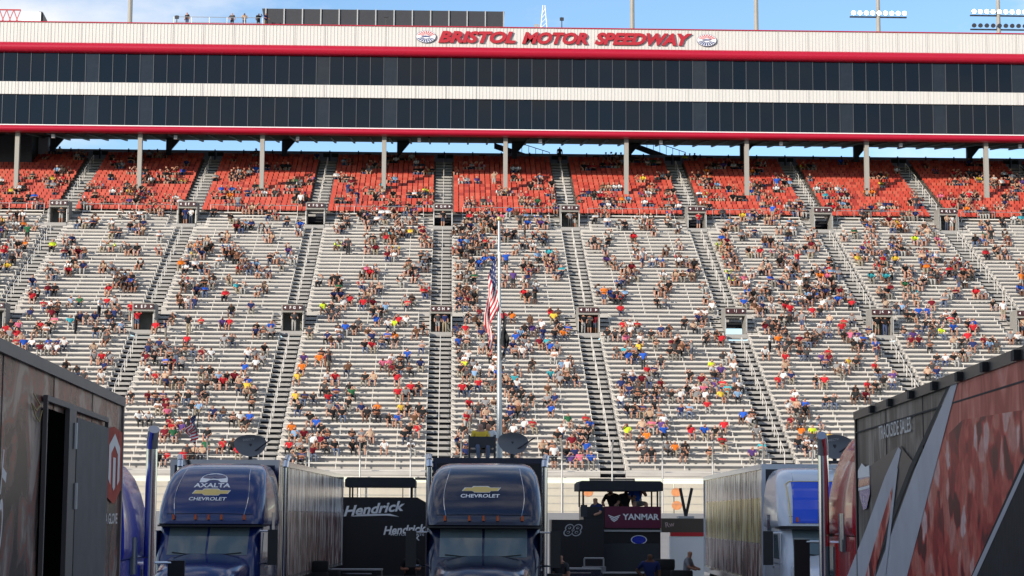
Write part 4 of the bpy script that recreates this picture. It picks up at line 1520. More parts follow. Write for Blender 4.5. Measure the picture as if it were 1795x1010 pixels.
for du in (-6.0, 6.5):
    q = at(745 + du, 502.5, 72)
    MB().bar((0, 0, c.z), (q.x - c.x, 0, q.z), 0.055).build('leg', M_BLACK, t)
MB().box(-0.28, 0.28, -0.2, 0.4, c.z - 0.25, c.z + 0.02).build('head', M_STEEL, t)
MB().bar((0, 0.1, 0), (0, 0.1, c.z - 0.25), 0.08).build('post', M_STEEL, t)

# spotter stand behind the middle truck
c = at(528, 466, 62)
t = thing('spotter_stand', 'small dark observation stand with rails behind the middle truck', 'platform', (c.x, 62, 0))
h_ = zv(462, 62)
MB().box(-0.42, 0.42, -0.4, 0.4, h_ - 0.10, h_).build('deck', M_DARKST, t)
for sx in (-1, 1):
    for sy in (-1, 1):
        MB().bar((sx * 0.4, sy * 0.38, 0), (sx * 0.4, sy * 0.38, h_ + 0.45), 0.03).build('post', M_DARKST, t)
MB().box(-0.40, 0.40, -0.40, -0.36, h_ + 0.05, h_ + 0.40).build('front_screen', M_DARKST, t)

# ================================================================== FLAGPOLE
YF = 75.0
pt, pbm = at(546.3, 218, YF), at(547.5, 470, YF)
fp = thing('flagpole', 'tall tapered silver flagpole rising behind the middle truck', 'flagpole', (pbm.x, YF, 0))
MB().bar((0, 0, 0), (pt.x - pbm.x, 0, pt.z), 0.155, 14, 0, 0.045).build('pole', mat('pole_aluminium', (0.42, 0.45, 0.47), 0.4, 0.4, 0.15, 1), fp, smooth=True)
b = MB()
b.rings([[(pt.x - pbm.x + 0.10 * math.sin(q * math.pi / 6) * math.cos(a * math.pi / 5), 0.10 * math.sin(q * math.pi / 6) * math.sin(a * math.pi / 5), pt.z + 0.08 - 0.10 * math.cos(q * math.pi / 6)) for a in range(10)] for q in range(7)])
b.build('finial', M_GOLD, fp, smooth=True)


def flag_colors(m_stripes=13):
    return [mat('flag_red', (0.58, 0.015, 0.03), 0.8), mat('flag_white', (0.75, 0.74, 0.72), 0.8), mat('flag_blue', (0.015, 0.025, 0.10), 0.8), mat('flag_star', (0.72, 0.72, 0.74), 0.8)]


def draped_flag(parent, hoist_top, hoist, fly, side, mats, stripes=True, seed=1, fold=0.16, squeeze=0.17, drop=0.93):
    """Limp cloth: the hoist edge on the pole, the fly swinging down into narrow folds."""
    ns, ntt = 60, 26
    r_ = random.Random(seed)
    mb = MB()
    V = []
    for i in range(ns + 1):
        s = i / ns
        for j in range(ntt + 1):
            t = j / ntt           # 0 at the top of the hoist
            sag = s * fly * drop
            ease = min(1.0, s * 3.0)
            x = side * (0.03 + fly * squeeze * (ease * 0.55 + 0.25 * s) * (1 - 0.30 * t) + 0.05 * math.sin(9 * s + 5 * t))
            y = fold * math.sin(s * 15 + t * 2.2) * ease * 0.6 + 0.05 * math.sin(11 * t + 4 * s)
            zz_ = -t * hoist * (1 - 0.45 * s) - sag * (1 - 0.38 * t * 0)
            x += side * 0.05 * math.sin(13 * t) * s - side * 0.10 * s * t
            V.append((x, y, zz_))
    k0 = len(mb.v)
    mb.v += V
    for i in range(ns):
        for j in range(ntt):
            a = k0 + i * (ntt + 1) + j
            mb.f.append((a, a + ntt + 1, a + ntt + 2, a + 1))
            if stripes:
                s, t = (i + 0.5) / ns, (j + 0.5) / ntt
                if s < 0.24 and t < 7 / 13:
                    mi = 3 if (i % 4 == 1 and j % 3 == 1) else 2
                else:
                    mi = int(t * 13) % 2
            else:
                mi = 0
            mb.m.append(mi)
    return mb.build('cloth', mats, parent, smooth=True, fix=False, loc=hoist_top)


q = at(545.0, 254, YF)
f1 = thing('national_flag', 'limp red white and blue national flag hanging on the tall flagpole', 'flag', (q.x, YF - 0.08, q.z))
draped_flag(f1, (0, 0, 0), 2.1, 3.1, -1, flag_colors(), True, 1, squeeze=0.175, drop=0.90)
MB().bar((0.07, 0.02, 0.1), (0.07, 0.02, -2.2), 0.012, 5).build('halyard', M_LETTERW, f1)
q = at(548.3, 313, YF)
f2 = thing('black_flag', 'limp black flag hanging below the national flag on the flagpole', 'flag', (q.x, YF - 0.08, q.z))
draped_flag(f2, (0, 0, 0), 1.3, 1.45, 1, [mat('black_cloth', (0.02, 0.022, 0.025), 0.85)], False, 5, squeeze=0.20, drop=0.9)
MB().bar((-0.03, 0.02, 0.1), (-0.03, 0.02, -1.4), 0.012, 5).build('halyard', M_LETTERW, f2)
draped_flag(fl, (0.21, 0, 1.2), 0.62, 0.80, -1, flag_colors(), True, 3, fold=0.03, squeeze=0.36, drop=0.55)

# ================================================================== CLUTTER BETWEEN THE TRUCKS
def tyre_stack(label, u, Y, n, r=0.34):
    c = at(u, 560, Y)
    t = thing('tyre_stack', label, 'tyres', (c.x, Y, 0), 0, 'stacks of racing tyres')
    for i in range(n):
        tb = MB()
        prof = [(0.55, 0.02), (0.95, 0.0), (1.0, 0.06), (1.0, 0.24), (0.95, 0.30), (0.55, 0.28)]
        tb.rings([[(r * p * math.cos(2 * math.pi * a / 20), r * p * math.sin(2 * math.pi * a / 20), h + i * 0.305) for a in range(20)] for p, h in prof])
        o = tb.build('tyre', M_TYRE, t, smooth=True)
        o.location = (rnd.uniform(-0.02, 0.02), rnd.uniform(-0.02, 0.02), 0)
        rm = MB()
        rm.rings([[(r * p * math.cos(2 * math.pi * a / 16), r * p * math.sin(2 * math.pi * a / 16), h + i * 0.305) for a in range(16)] for p, h in ((0.52, 0.05), (0.54, 0.27), (0.2, 0.22))])
        rm.build('rim', M_STEEL, o, smooth=True)


def tool_chest(label, u, Y, wd, h, m, dep=0.7):
    c = at(u, 560, Y)
    t = thing('tool_chest', label, 'tool chest', (c.x, Y, 0), 0, 'tool chests by the pit boxes')
    MB().box(-wd / 2, wd / 2, 0, dep, 0.14, h).build('cabinet', m, t)
    MB().box(-wd / 2 - 0.02, wd / 2 + 0.02, -0.02, dep + 0.02, h, h + 0.04).build('top', M_STEEL, t)
    nd = max(3, int(h / 0.22))
    for i in range(nd):
        z0 = 0.18 + (h - 0.22) * i / nd
        d = MB().box(-wd / 2 + 0.03, wd / 2 - 0.03, -0.015, 0.0, z0, z0 + (h - 0.22) / nd - 0.02).build('drawer', m, t)
        MB().box(-wd * 0.3, wd * 0.3, -0.035, -0.016, z0 + (h - 0.22) / nd - 0.07, z0 + (h - 0.22) / nd - 0.04).build('handle', M_CHROME, d)
    for sx in (-1, 1):
        wheel(t, sx * (wd / 2 - 0.05), dep / 2, 0.07, 0.05)


tyre_stack('stack of racing tyres beside the polished trailer behind the dome logo truck', 352, 56, 5)
tyre_stack('shorter stack of racing tyres next to the script lettered pit box', 366, 58, 4)
tyre_stack('stack of racing tyres between the middle truck and the number cart', 601, 55, 4)
tyre_stack('stack of racing tyres in front of the team board', 722, 60, 5)
tyre_stack('stack of racing tyres nearest the silver trailer', 740, 59, 4)
tool_chest('black tool chest in front of the script lettered pit box', 395, 60, 1.5, 1.15, M_CART)
tool_chest('low red tool chest in front of the script lettered pit box', 440, 59, 1.3, 0.95, mat('chest_red', (0.30, 0.012, 0.015), 0.35))
tool_chest('dark blue tool chest below the number cart', 628, 60, 1.5, 1.2, M_DNAVY)
tool_chest('black tool chest below the oval badge of the maroon pit box', 690, 61, 1.9, 1.05, M_CART)
# generator cart and a monitor on the maroon box
c = at(648, 560, 61.5)
t = thing('generator', 'small grey generator with a handle between number cart and maroon pit box', 'generator', (c.x, 61.5, 0))
MB().box(-0.35, 0.35, 0, 0.6, 0.2, 1.25).build('housing', mat('gen_grey', (0.20, 0.20, 0.21), 0.5, 0.2, 0.2, 4), t)
MB().path([(-0.3, 0.3, 1.25), (-0.3, 0.3, 1.5), (0.3, 0.3, 1.5), (0.3, 0.3, 1.25)], 0.025).build('handle', M_STEEL, t)
for sx in (-1, 1):
    wheel(t, sx * 0.4, 0.3, 0.16, 0.1)
# ================================================================== PEOPLE
def node_mat(name, kind):
    m = bpy.data.materials.new(name)
    m.use_nodes = True
    n = m.node_tree
    b = n.nodes['Principled BSDF']
    b.inputs['Roughness'].default_value = 0.85
    b.inputs['Specular IOR Level'].default_value = 0.2
    if kind == 'attr':
        a = n.nodes.new('ShaderNodeAttribute')
        a.attribute_name = 'col'
        n.links.new(a.outputs['Color'], b.inputs['Base Color'])
        return m
    oi = n.nodes.new('ShaderNodeObjectInfo')
    if kind == 'shirt':
        n.links.new(oi.outputs['Color'], b.inputs['Base Color'])
        return m
    mul, cols = kind
    ma = n.nodes.new('ShaderNodeMath')
    ma.operation = 'MULTIPLY'
    ma.inputs[1].default_value = mul
    fr_ = n.nodes.new('ShaderNodeMath')
    fr_.operation = 'FRACT'
    cr = n.nodes.new('ShaderNodeValToRGB')
    cr.color_ramp.interpolation = 'CONSTANT'
    els = cr.color_ramp.elements
    els[0].color = (*cols[0], 1)
    els[1].position = 1.0 / len(cols)
    els[1].color = (*cols[1], 1)
    for i, c in enumerate(cols[2:], 2):
        e = els.new(i / len(cols))
        e.color = (*c, 1)
    n.links.new(oi.outputs['Random'], ma.inputs[0])
    n.links.new(ma.outputs[0], fr_.inputs[0])
    n.links.new(fr_.outputs[0], cr.inputs[0])
    n.links.new(cr.outputs[0], b.inputs['Base Color'])
    return m


SKIN = [(0.40, 0.20, 0.13), (0.46, 0.25, 0.17), (0.33, 0.15, 0.095), (0.42, 0.21, 0.14), (0.14, 0.07, 0.045), (0.48, 0.27, 0.20)]
PANTS = [(0.05, 0.06, 0.09), (0.03, 0.03, 0.03), (0.30, 0.25, 0.18), (0.06, 0.08, 0.16), (0.22, 0.20, 0.17), (0.10, 0.13, 0.20), (0.36, 0.35, 0.33), (0.02, 0.02, 0.025)]
HAIR = [(0.025, 0.018, 0.014), (0.06, 0.035, 0.02), (0.02, 0.02, 0.02), (0.25, 0.16, 0.08), (0.02, 0.02, 0.02), (0.60, 0.58, 0.55), (0.12, 0.02, 0.02), (0.02, 0.03, 0.10), (0.10, 0.06, 0.035)]
P_SKIN = node_mat('person_skin', (3.17, SKIN))
P_SHIRT = node_mat('person_shirt', 'shirt')
P_PANTS = node_mat('person_trousers', (7.31, PANTS))
P_HAIR = node_mat('person_hair', (11.73, HAIR))
P_SHOE = mat('person_shoe', (0.08, 0.08, 0.085), 0.7)
PMATS = [P_SKIN, P_SHIRT, P_PANTS, P_HAIR, P_SHOE]

# skeletons: joint name -> (position, radius); bones as edges. Seated figures have the seat at z = 0, face -y
def seated(lean=0.0, hands='lap', knee=0.42, head=(0, 0), long_pants=False, spread=0.12):
    J = {}
    J['pelvis'] = ((0, 0.02, 0.11), 0.150)
    J['waist'] = ((0, 0.03 - 0.25 * lean, 0.30), 0.145)
    J['chest'] = ((0, 0.03 - 0.75 * lean, 0.50), 0.165)
    J['neck'] = ((0, 0.02 - 0.95 * lean, 0.63), 0.062)
    hx, hy = head
    J['chin'] = ((0.3 * hx, -0.015 - lean * 1.05 + hy * 0.3, 0.70), 0.075)
    J['crown'] = ((hx, -0.005 - lean * 1.08 + hy, 0.82), 0.092)
    for s, k in ((-1, 'l'), (1, 'r')):
        J['shoulder' + k] = ((s * 0.205, 0.03 - 0.78 * lean, 0.54), 0.078)
        h = hands if isinstance(hands, str) else hands[0 if s < 0 else 1]
        e = {'lap': ((s * 0.27, -0.02 - 0.5 * lean, 0.30), (s * 0.10, -0.24, 0.21)), 'knee': ((s * 0.29, -0.10 - 0.6 * lean, 0.32), (s * 0.17, -0.36, 0.20)), 'cross': ((s * 0.27, -0.06 - 0.5 * lean, 0.34), (-s * 0.08, -0.19 - 0.5 * lean, 0.37)),
             'brow': ((s * 0.33, -0.16 - 0.5 * lean, 0.50), (s * 0.08, -0.17 - lean, 0.80)), 'up': ((s * 0.32, -0.05, 0.76), (s * 0.27, -0.10, 1.02)), 'drink': ((s * 0.29, -0.14, 0.34), (s * 0.11, -0.24, 0.58)), 'side': ((s * 0.30, 0.08, 0.30), (s * 0.34, 0.06, 0.05))}[h]
        J['elbow' + k] = (e[0], 0.052)
        J['hand' + k] = (e[1], 0.042)
        J['hip' + k] = ((s * 0.095, -0.05, 0.09), 0.100)
        J['knee' + k] = ((s * (spread + 0.04), -knee, 0.10), 0.076)
        J['ankle' + k] = ((s * (spread + 0.02), -knee - 0.03, -0.33), 0.048)
        J['toe' + k] = ((s * (spread + 0.04), -knee - 0.20, -0.385), 0.042)
    return J


def standing(hands=('down', 'down'), stride=0.0, lean=0.0, turn=0.0):
    J = {}
    J['pelvis'] = ((0, 0, 0.96), 0.150)
    J['waist'] = ((0, 0.0 - 0.2 * lean, 1.12), 0.142)
    J['chest'] = ((0, 0.0 - 0.7 * lean, 1.33), 0.165)
    J['neck'] = ((0, -0.01 - 0.95 * lean, 1.48), 0.062)
    J['chin'] = ((0.3 * turn, -0.03 - lean, 1.55), 0.076)
    J['crown'] = ((turn, -0.02 - lean, 1.66), 0.092)
    for s, k in ((-1, 'l'), (1, 'r')):
        J['shoulder' + k] = ((s * 0.205, -0.7 * lean, 1.39), 0.076)
        h = hands[0 if s < 0 else 1]
        e = {'down': ((s * 0.26, 0.02, 1.13), (s * 0.27, -0.06, 0.88)), 'hip': ((s * 0.40, 0.05, 1.17), (s * 0.20, -0.04, 1.02)), 'front': ((s * 0.26, -0.06, 1.14), (s * 0.10, -0.28, 1.16)), 'up': ((s * 0.36, -0.1, 1.45), (s * 0.16, -0.16, 1.62)), 'rail': ((s * 0.27, -0.15, 1.16), (s * 0.22, -0.40, 1.08))}[h]
        J['elbow' + k] = (e[0], 0.052)
        J['hand' + k] = (e[1], 0.043)
        J['hip' + k] = ((s * 0.095, 0.0, 0.90), 0.102)
        J['knee' + k] = ((s * 0.105, -0.02 - s * stride * 0.5, 0.50), 0.074)
        J['ankle' + k] = ((s * 0.105, 0.03 - s * stride, 0.09), 0.052)
        J['toe' + k] = ((s * 0.12, -0.14 - s * stride, 0.04), 0.042)
    return J


BONES = [('pelvis', 'waist', 1), ('waist', 'chest', 1), ('chest', 'neck', 0), ('neck', 'chin', 0), ('chin', 'crown', 0)]
for k in 'lr':
    BONES += [('chest', 'shoulder' + k, 1), ('shoulder' + k, 'elbow' + k, 1), ('elbow' + k, 'hand' + k, 0), ('pelvis', 'hip' + k, 2), ('hip' + k, 'knee' + k, 2), ('knee' + k, 'ankle' + k, 0), ('ankle' + k, 'toe' + k, 4)]


def body_mesh(name, J, level=1, long_pants=False, long_hair=False, sleeves=False, cap=True):
    names = list(J)
    idx = {n_: i for i, n_ in enumerate(names)}
    me = bpy.data.meshes.new(name)
    me.from_pydata([J[n_][0] for n_ in names], [(idx[a], idx[b]) for a, b, _ in BONES], [])
    o = bpy.data.objects.new(name, me)
    C.objects.link(o)
    o.modifiers.new('skin', 'SKIN')
    for i, n_ in enumerate(names):
        r_ = J[n_][1]
        me.skin_vertices[0].data[i].radius = (r_ * (1.18 if n_ in ('chest', 'waist', 'pelvis') else 1.0), r_ * (0.78 if n_ in ('chest', 'waist') else 1.0))
        me.skin_vertices[0].data[i].use_root = n_ == 'pelvis'
    if level:
        sb_ = o.modifiers.new('sub', 'SUBSURF')
        sb_.levels = level
        sb_.render_levels = level
    bpy.context.view_layer.update()
    out = bpy.data.meshes.new_from_object(o.evaluated_get(bpy.context.evaluated_depsgraph_get()))
    out.name = name
    bpy.data.objects.remove(o)
    out.materials.clear()
    for m_ in PMATS:
        out.materials.append(m_)
    segs = [(Vector(J[a][0]), Vector(J[b][0]), a, b, mi) for a, b, mi in BONES]
    cz, cy = J['crown'][0][2], J['crown'][0][1]
    mi_l = []
    for p in out.polygons:
        c = p.center
        best, bd_ = 0, 9
        for a, b, na, nb, mi in segs:
            ab = b - a
            t_ = max(0, min(1, (c - a).dot(ab) / ab.length_squared))
            d_ = (c - (a + ab * t_)).length
            if d_ < bd_:
                bd_, best = d_, (na, nb, mi, t_)
        na, nb, mi, t_ = best
        if nb in ('crown',) or (nb == 'chin' and t_ > 0.6):
            mi = 3 if (c.z > cz - 0.005 or c.y > cy + 0.035) else 0
        elif nb == 'chin' and long_hair and c.y > J['neck'][0][1] + 0.01:
            mi = 3
        elif nb == 'neck':
            mi = 1 if t_ < 0.55 else 0
        elif nb.startswith('elbow'):
            mi = 1 if (t_ < 0.75 or sleeves) else 0
        elif nb.startswith('hand'):
            mi = 1 if (sleeves and t_ < 0.7) else 0
        elif nb.startswith('knee'):
            mi = 2 if (t_ < 0.92 or long_pants) else 0
        elif nb.startswith('ankle'):
            mi = 2 if long_pants else (0 if t_ < 0.85 else 4)
        mi_l.append(mi)
    out.polygons.foreach_set('material_index', mi_l)
    out.polygons.foreach_set('use_smooth', [True] * len(mi_l))
    out.update()
    return out


SEATED = [body_mesh('seated_person', seated(0.02, 'lap'), 1, True), body_mesh('seated_person', seated(0.18, 'knee', head=(0.02, -0.02)), 1, True), body_mesh('seated_person', seated(0.0, 'cross', head=(-0.03, 0)), 1, True),
          body_mesh('seated_person', seated(0.06, ('brow', 'lap')), 1, False, True), body_mesh('seated_person', seated(0.10, ('lap', 'drink'), spread=0.16), 1), body_mesh('seated_person', seated(-0.04, ('side', 'lap'), head=(0.04, 0), spread=0.09), 1, False, True),
          body_mesh('seated_person', seated(0.25, 'knee', knee=0.40, head=(-0.02, -0.03), spread=0.17), 1), body_mesh('seated_person', seated(0.04, ('lap', 'brow'), head=(0.03, 0)), 1, True)]
STANDING = [body_mesh('standing_person', standing(), 1), body_mesh('standing_person', standing(('hip', 'down'), 0.04), 1, True), body_mesh('standing_person', standing(('front', 'front'), 0.02, 0.03), 1), body_mesh('standing_person', standing(('down', 'up'), 0.06, 0, 0.03), 1, False, True), body_mesh('standing_person', standing(('rail', 'rail'), 0.0, 0.10), 1, True)]

SHIRTS = [('black', (0.018, 0.018, 0.02), 27), ('charcoal', (0.06, 0.06, 0.065), 13), ('grey', (0.25, 0.25, 0.26), 9), ('white', (0.66, 0.66, 0.66), 13), ('red', (0.50, 0.02, 0.03), 10), ('maroon', (0.16, 0.01, 0.02), 5), ('navy', (0.02, 0.03, 0.11), 9), ('blue', (0.02, 0.09, 0.45), 4),
          ('light blue', (0.22, 0.36, 0.55), 3), ('orange', (0.72, 0.18, 0.02), 2.5), ('yellow', (0.72, 0.50, 0.06), 2), ('lime', (0.62, 0.80, 0.04), 0.6), ('green', (0.03, 0.13, 0.06), 1), ('teal', (0.05, 0.36, 0.42), 1.2), ('purple', (0.10, 0.05, 0.20), 2), ('pink', (0.62, 0.14, 0.24), 1.5), ('tan', (0.48, 0.34, 0.24), 5), ('brown', (0.12, 0.06, 0.035), 4)]
SW = [s[2] for s in SHIRTS]
SD = {s[0]: s for s in SHIRTS}

# density of the crowd per section and height band (bands from the top of the bleachers down)
DENS = {-4: [.10] * 8, -3: [.14, .12, .16, .20, .22, .14, .10, .10], -2: [.16, .17, .15, .20, .22, .16, .14, .12], -1: [.20, .20, .18, .18, .17, .18, .20, .20], 0: [.20, .15, .17, .20, .24, .22, .22, .26],
        1: [.32, .32, .26, .28, .34, .27, .30, .26], 2: [.18, .15, .15, .26, .32, .28, .22, .20], 3: [.22, .34, .38, .42, .40, .32, .22, .16], 4: [.22, .26, .27, .30, .26, .24, .20, .16], 5: [.16, .18, .20, .20, .16, .14, .12, .10], 6: [.15] * 8}
pr_ = random.Random(21)
PEOPLE = []      # (section k, row, x within section, seated?, shirt name, proto, yaw, scale)
for k, L in SECTIONS:
    for i in range(N_ROWS):
        band = min(7, int((N_ROWS - 1 - i) / N_ROWS * 8))
        dn = DENS[k][band] + (0.07 if band > 4 else 0.02)
        x = 0.35 + pr_.random() * 0.5
        x_end = SECTW - 0.35
        if i in LOW_ROWS or i in UPP_ROWS:
            x += CUT
            x_end -= CUT
        while x < x_end:
            side_bias = 1.0 + (0.30 if (x < 2.2 or x > SECTW - 2.2) else -0.05)
            if k == 1 and x < 4.5:
                side_bias *= 1.35
            if pr_.random() < (dn * 0.7 + 0.055) * side_bias * 0.58:
                n_ = pr_.choice((1, 1, 1, 2, 2, 2, 3))
                base = pr_.choices(SHIRTS, SW)[0][0]
                for q in range(n_):
                    if x > x_end:
                        break
                    sh = base if pr_.random() < 0.12 else pr_.choices(SHIRTS, SW)[0][0]
                    PEOPLE.append((k, i, x, True, sh, pr_.randrange(len(SEATED)), pr_.uniform(-0.5, 0.5), pr_.uniform(0.93, 1.08)))
                    x += pr_.uniform(0.52, 0.70)
                x += 0.6
            else:
                x += 0.55
    for j in range(N_RED):
        dn = 0.24 if j < 6 else 0.18 if j < 12 else 0.09
        n = int(SECTW / 0.53)
        ox_ = (SECTW - n * 0.53) / 2
        s_ = 0
        while s_ < n:
            if pr_.random() < dn * 0.5 * (1.6 if k < -1 and j < 5 else 1):
                for q in range(pr_.choice((1, 2, 2, 3, 4))):
                    if s_ < n:
                        PEOPLE.append((k, N_ROWS + j, ox_ + (s_ + 0.5) * 0.53, True, pr_.choices(SHIRTS, SW)[0][0], pr_.randrange(len(SEATED)), pr_.uniform(-0.3, 0.3), pr_.uniform(0.93, 1.06)))
                    s_ += 1
                s_ += 1
            else:
                s_ += 1
# standing people on bleachers and in the red rows
for n_ in range(70):
    k = pr_.choice([q[0] for q in SECTIONS])
    i = pr_.randrange(2, N_ROWS + 10)
    PEOPLE.append((k, i, pr_.uniform(0.4, SECTW - 0.4), False, pr_.choices(SHIRTS, SW)[0][0], pr_.randrange(len(STANDING)), pr_.uniform(-1.5, 1.5), pr_.uniform(0.95, 1.06)))
# a few bright shirts where the photo shows them: (u, v, colour, standing)
SPOT = [(133, 243.5, 'lime', 0), (68, 244, 'lime', 0), (788, 275, 'lime', 0), (789, 281, 'lime', 0), (683, 443.5, 'lime', 0), (881, 445, 'lime', 0), (658, 300, 'orange', 1), (679, 332, 'red', 0), (676, 311, 'red', 0), (553.5, 262, 'blue', 1), (500, 250, 'red', 0), (812, 371, 'white', 1), (605, 476, 'white', 1), (697, 455, 'black', 0), (751, 445, 'red', 0), (765, 444.5, 'blue', 0),
        (764, 399, 'pink', 0), (318, 440, 'orange', 0), (325, 438, 'orange', 0), (470, 424, 'black', 0), (159, 315.5, 'red', 1), (72, 326, 'pink', 0), (178, 332, 'red', 0), (207, 263, 'orange', 0), (116, 216.5, 'orange', 0), (526, 447, 'yellow', 0), (827, 463, 'teal', 0), (969, 261, 'yellow', 0), (955, 255, 'blue', 0), (943, 277, 'teal', 0), (959, 277, 'teal', 0), (1088, 315, 'white', 1), (989, 239, 'lime', 0),
        (994, 315, 'blue', 0), (1004, 316, 'blue', 0), (1047, 266, 'blue', 0), (935, 346, 'blue', 0), (856, 319, 'red', 1), (888, 279, 'orange', 0), (1030, 332, 'blue', 0), (722, 440, 'blue', 0), (644, 486, 'blue', 0)]
for u, v, sh, stn in SPOT:
    lo, hi = 0, N_ROWS - 1
    best = min(range(N_ROWS), key=lambda i: abs(pix((at(u, v, row_yz(i)[0]).x, row_yz(i)[0] + 0.45, row_yz(i)[1] + 0.75))[1] - v))
    xw = at(u, v, row_yz(best)[0]).x
    k = int(math.floor((xw - X0 + PITCH_X) / PITCH_X))
    xs = xw - sect_x(k)
    if -4 <= k <= 5 and -0.5 < xs < SECTW + 0.5:
        xs = min(max(xs, 0.3), SECTW - 0.3)
        PEOPLE = [q for q in PEOPLE if not (q[0] == k and q[1] == best and abs(q[2] - xs) < 0.45)]
        PEOPLE.append((k, best, xs, not stn, sh, pr_.randrange(len(STANDING if stn else SEATED)), pr_.uniform(-0.2, 0.2), 1.05))


def person_xform(q):
    k, i, x, seat, sh, pi, yaw, sc = q
    y, z_ = row_yz(i)
    if seat:
        return Vector((sect_x(k) + x, y + (0.42 if i < N_ROWS else 0.46), z_ + 0.43)), yaw, sc
    return Vector((sect_x(k) + x, y + 0.16, z_)), yaw, sc


# remove overlaps (standing on seated) and what lies out of frame
KEEP = []
taken = {}
for q in PEOPLE[::-1]:
    p, yaw, sc = person_xform(q)
    u, v = pix(p)
    if u < -25 or u > 1150:
        continue
    key = (q[0], q[1])
    if any(abs(x_ - q[2]) < 0.40 for x_ in taken.get(key, [])):
        continue
    taken.setdefault(key, []).append(q[2])
    KEEP.append((q, p, yaw, sc, u, v))


def hidden(u, v):
    if u < 147 and v > 341 + 0.47 * u:
        return True
    if u > 925 and v > 420 - 0.405 * (u - 925):
        return True
    return False


vis = [q for q in KEEP if not hidden(q[4], q[5])]
vis.sort(key=lambda q: q[0][1])
INDIV = vis[:292]
ind_set = set(id(q) for q in INDIV)
CROWD = [q for q in vis if id(q) not in ind_set]
ORDN = ['zero', 'first', 'second', 'third', 'fourth', 'fifth', 'sixth', 'seventh', 'eighth', 'ninth', 'tenth', 'eleventh', 'twelfth', 'thirteenth', 'fourteenth', 'fifteenth', 'sixteenth', 'seventeenth', 'eighteenth', 'nineteenth', 'twentieth', 'twenty-first', 'twenty-second', 'twenty-third', 'twenty-fourth', 'twenty-fifth', 'twenty-sixth']
rowlist = {}
for q in INDIV:
    rowlist.setdefault((q[0][0], q[0][1]), []).append(q[0][2])
for q, p, yaw, sc, u, v in INDIV:
    k, i, x, seat, sh, pi, _, _ = q
    xs = sorted(rowlist[(k, i)])
    n_ = xs.index(x) + 1
    L = LETTERS[k + 5]
    lab = f'person in {sh} top {"seated" if seat else "standing"}, section {L}, {ORDN[min(i + 1, 26)]} bench up, {ORDN[n_]} from the left'
    o = link('person', (SEATED if seat else STANDING)[pi], None, p)
    o.rotation_euler = (0, 0, yaw)
    o.scale = (sc * 1.05, sc * 1.03, sc)
    jit = pr_.uniform(0.85, 1.12)
    o.color = (*[min(1, c * jit) for c in SD[sh][1]], 1)
    tag(o, lab, 'person', 'spectators on the lower bleachers')

# everyone further up: one crowd
PROTO = {}
S_LOW = [body_mesh('seated_person', seated(*a_), 0, b_) for a_, b_ in (((0.02, 'lap'), True), ((0.18, 'knee'), True), ((0.0, 'cross'), True), ((0.06, ('brow', 'lap')), False), ((0.10, ('lap', 'drink')), False), ((-0.04, ('side', 'lap')), False), ((0.25, 'knee'), False), ((0.04, ('lap', 'brow')), True))]
for grp, lst in (('s', SEATED), ('t', STANDING), ('l', S_LOW)):
    for i, me in enumerate(lst):
        nv, nf = len(me.vertices), len(me.polygons)
        co = np.empty(nv * 3)
        me.vertices.foreach_get('co', co)
        mi = np.empty(nf, dtype=np.int32)
        me.polygons.foreach_get('material_index', mi)
        fs = [tuple(pl.vertices) for pl in me.polygons]
        q4 = np.array([f if len(f) == 4 else (f[0], f[1], f[2], f[2]) for f in fs], dtype=np.int64)
        ok = np.array([len(f) == 4 for f in fs])
        PROTO[(grp, i)] = (co.reshape(-1, 3), q4[ok], mi[ok])
vs, fs, cs = [], [], []
off = 0
for q, p, yaw, sc, u, v in CROWD:
    k, i, x, seat, sh, pi, _, _ = q
    co, f4, mi = PROTO[(('s' if i < 34 else 'l') if seat else 't', pi)]
    c_, s_ = math.cos(yaw), math.sin(yaw)
    w_ = co * np.array([sc * 1.05, sc * 1.03, sc])
    w_ = np.column_stack((w_[:, 0] * c_ - w_[:, 1] * s_, w_[:, 0] * s_ + w_[:, 1] * c_, w_[:, 2])) + np.array(p)
    jit = pr_.uniform(0.85, 1.12)
    pal = np.array([pr_.choice(SKIN), [min(1, c * jit) for c in SD[sh][1]], pr_.choice(PANTS), pr_.choice(HAIR), (0.08, 0.08, 0.085)])
    vs.append(w_)
    fs.append(f4 + off)
    cs.append(pal[mi])
    off += len(w_)
vs, fs, cs = np.concatenate(vs), np.concatenate(fs), np.concatenate(cs)
me = bpy.data.meshes.new('crowd')
me.vertices.add(len(vs))
me.vertices.foreach_set('co', vs.ravel())
me.loops.add(len(fs) * 4)
me.loops.foreach_set('vertex_index', fs.ravel().astype(np.int32))
me.polygons.add(len(fs))
me.polygons.foreach_set('loop_start', np.arange(0, len(fs) * 4, 4, dtype=np.int32))
me.polygons.foreach_set('use_smooth', [True] * len(fs))
at_ = me.attributes.new('col', 'FLOAT_COLOR', 'FACE')
at_.data.foreach_set('color', np.column_stack((cs, np.ones(len(cs)))).ravel())
me.materials.append(node_mat('crowd_clothing', 'attr'))
me.update(calc_edges=True)
me.validate()
cr_o = link('crowd', me)
stuff(cr_o)
cr_o['label'] = 'crowd of spectators scattered over the upper bleachers and red seats'
print('PEOPLE', len(KEEP), len(INDIV), len(CROWD), 'faces', len(fs))


def solo(label, p, mesh, sh, yaw=0.0, sc=1.0, group=None):
    o = link('person', mesh, None, p)
    o.rotation_euler = (0, 0, yaw)
    o.scale = (sc * 1.05, sc * 1.05, sc)
    o.color = (*SD[sh][1], 1)
    return tag(o, label, 'person', group)


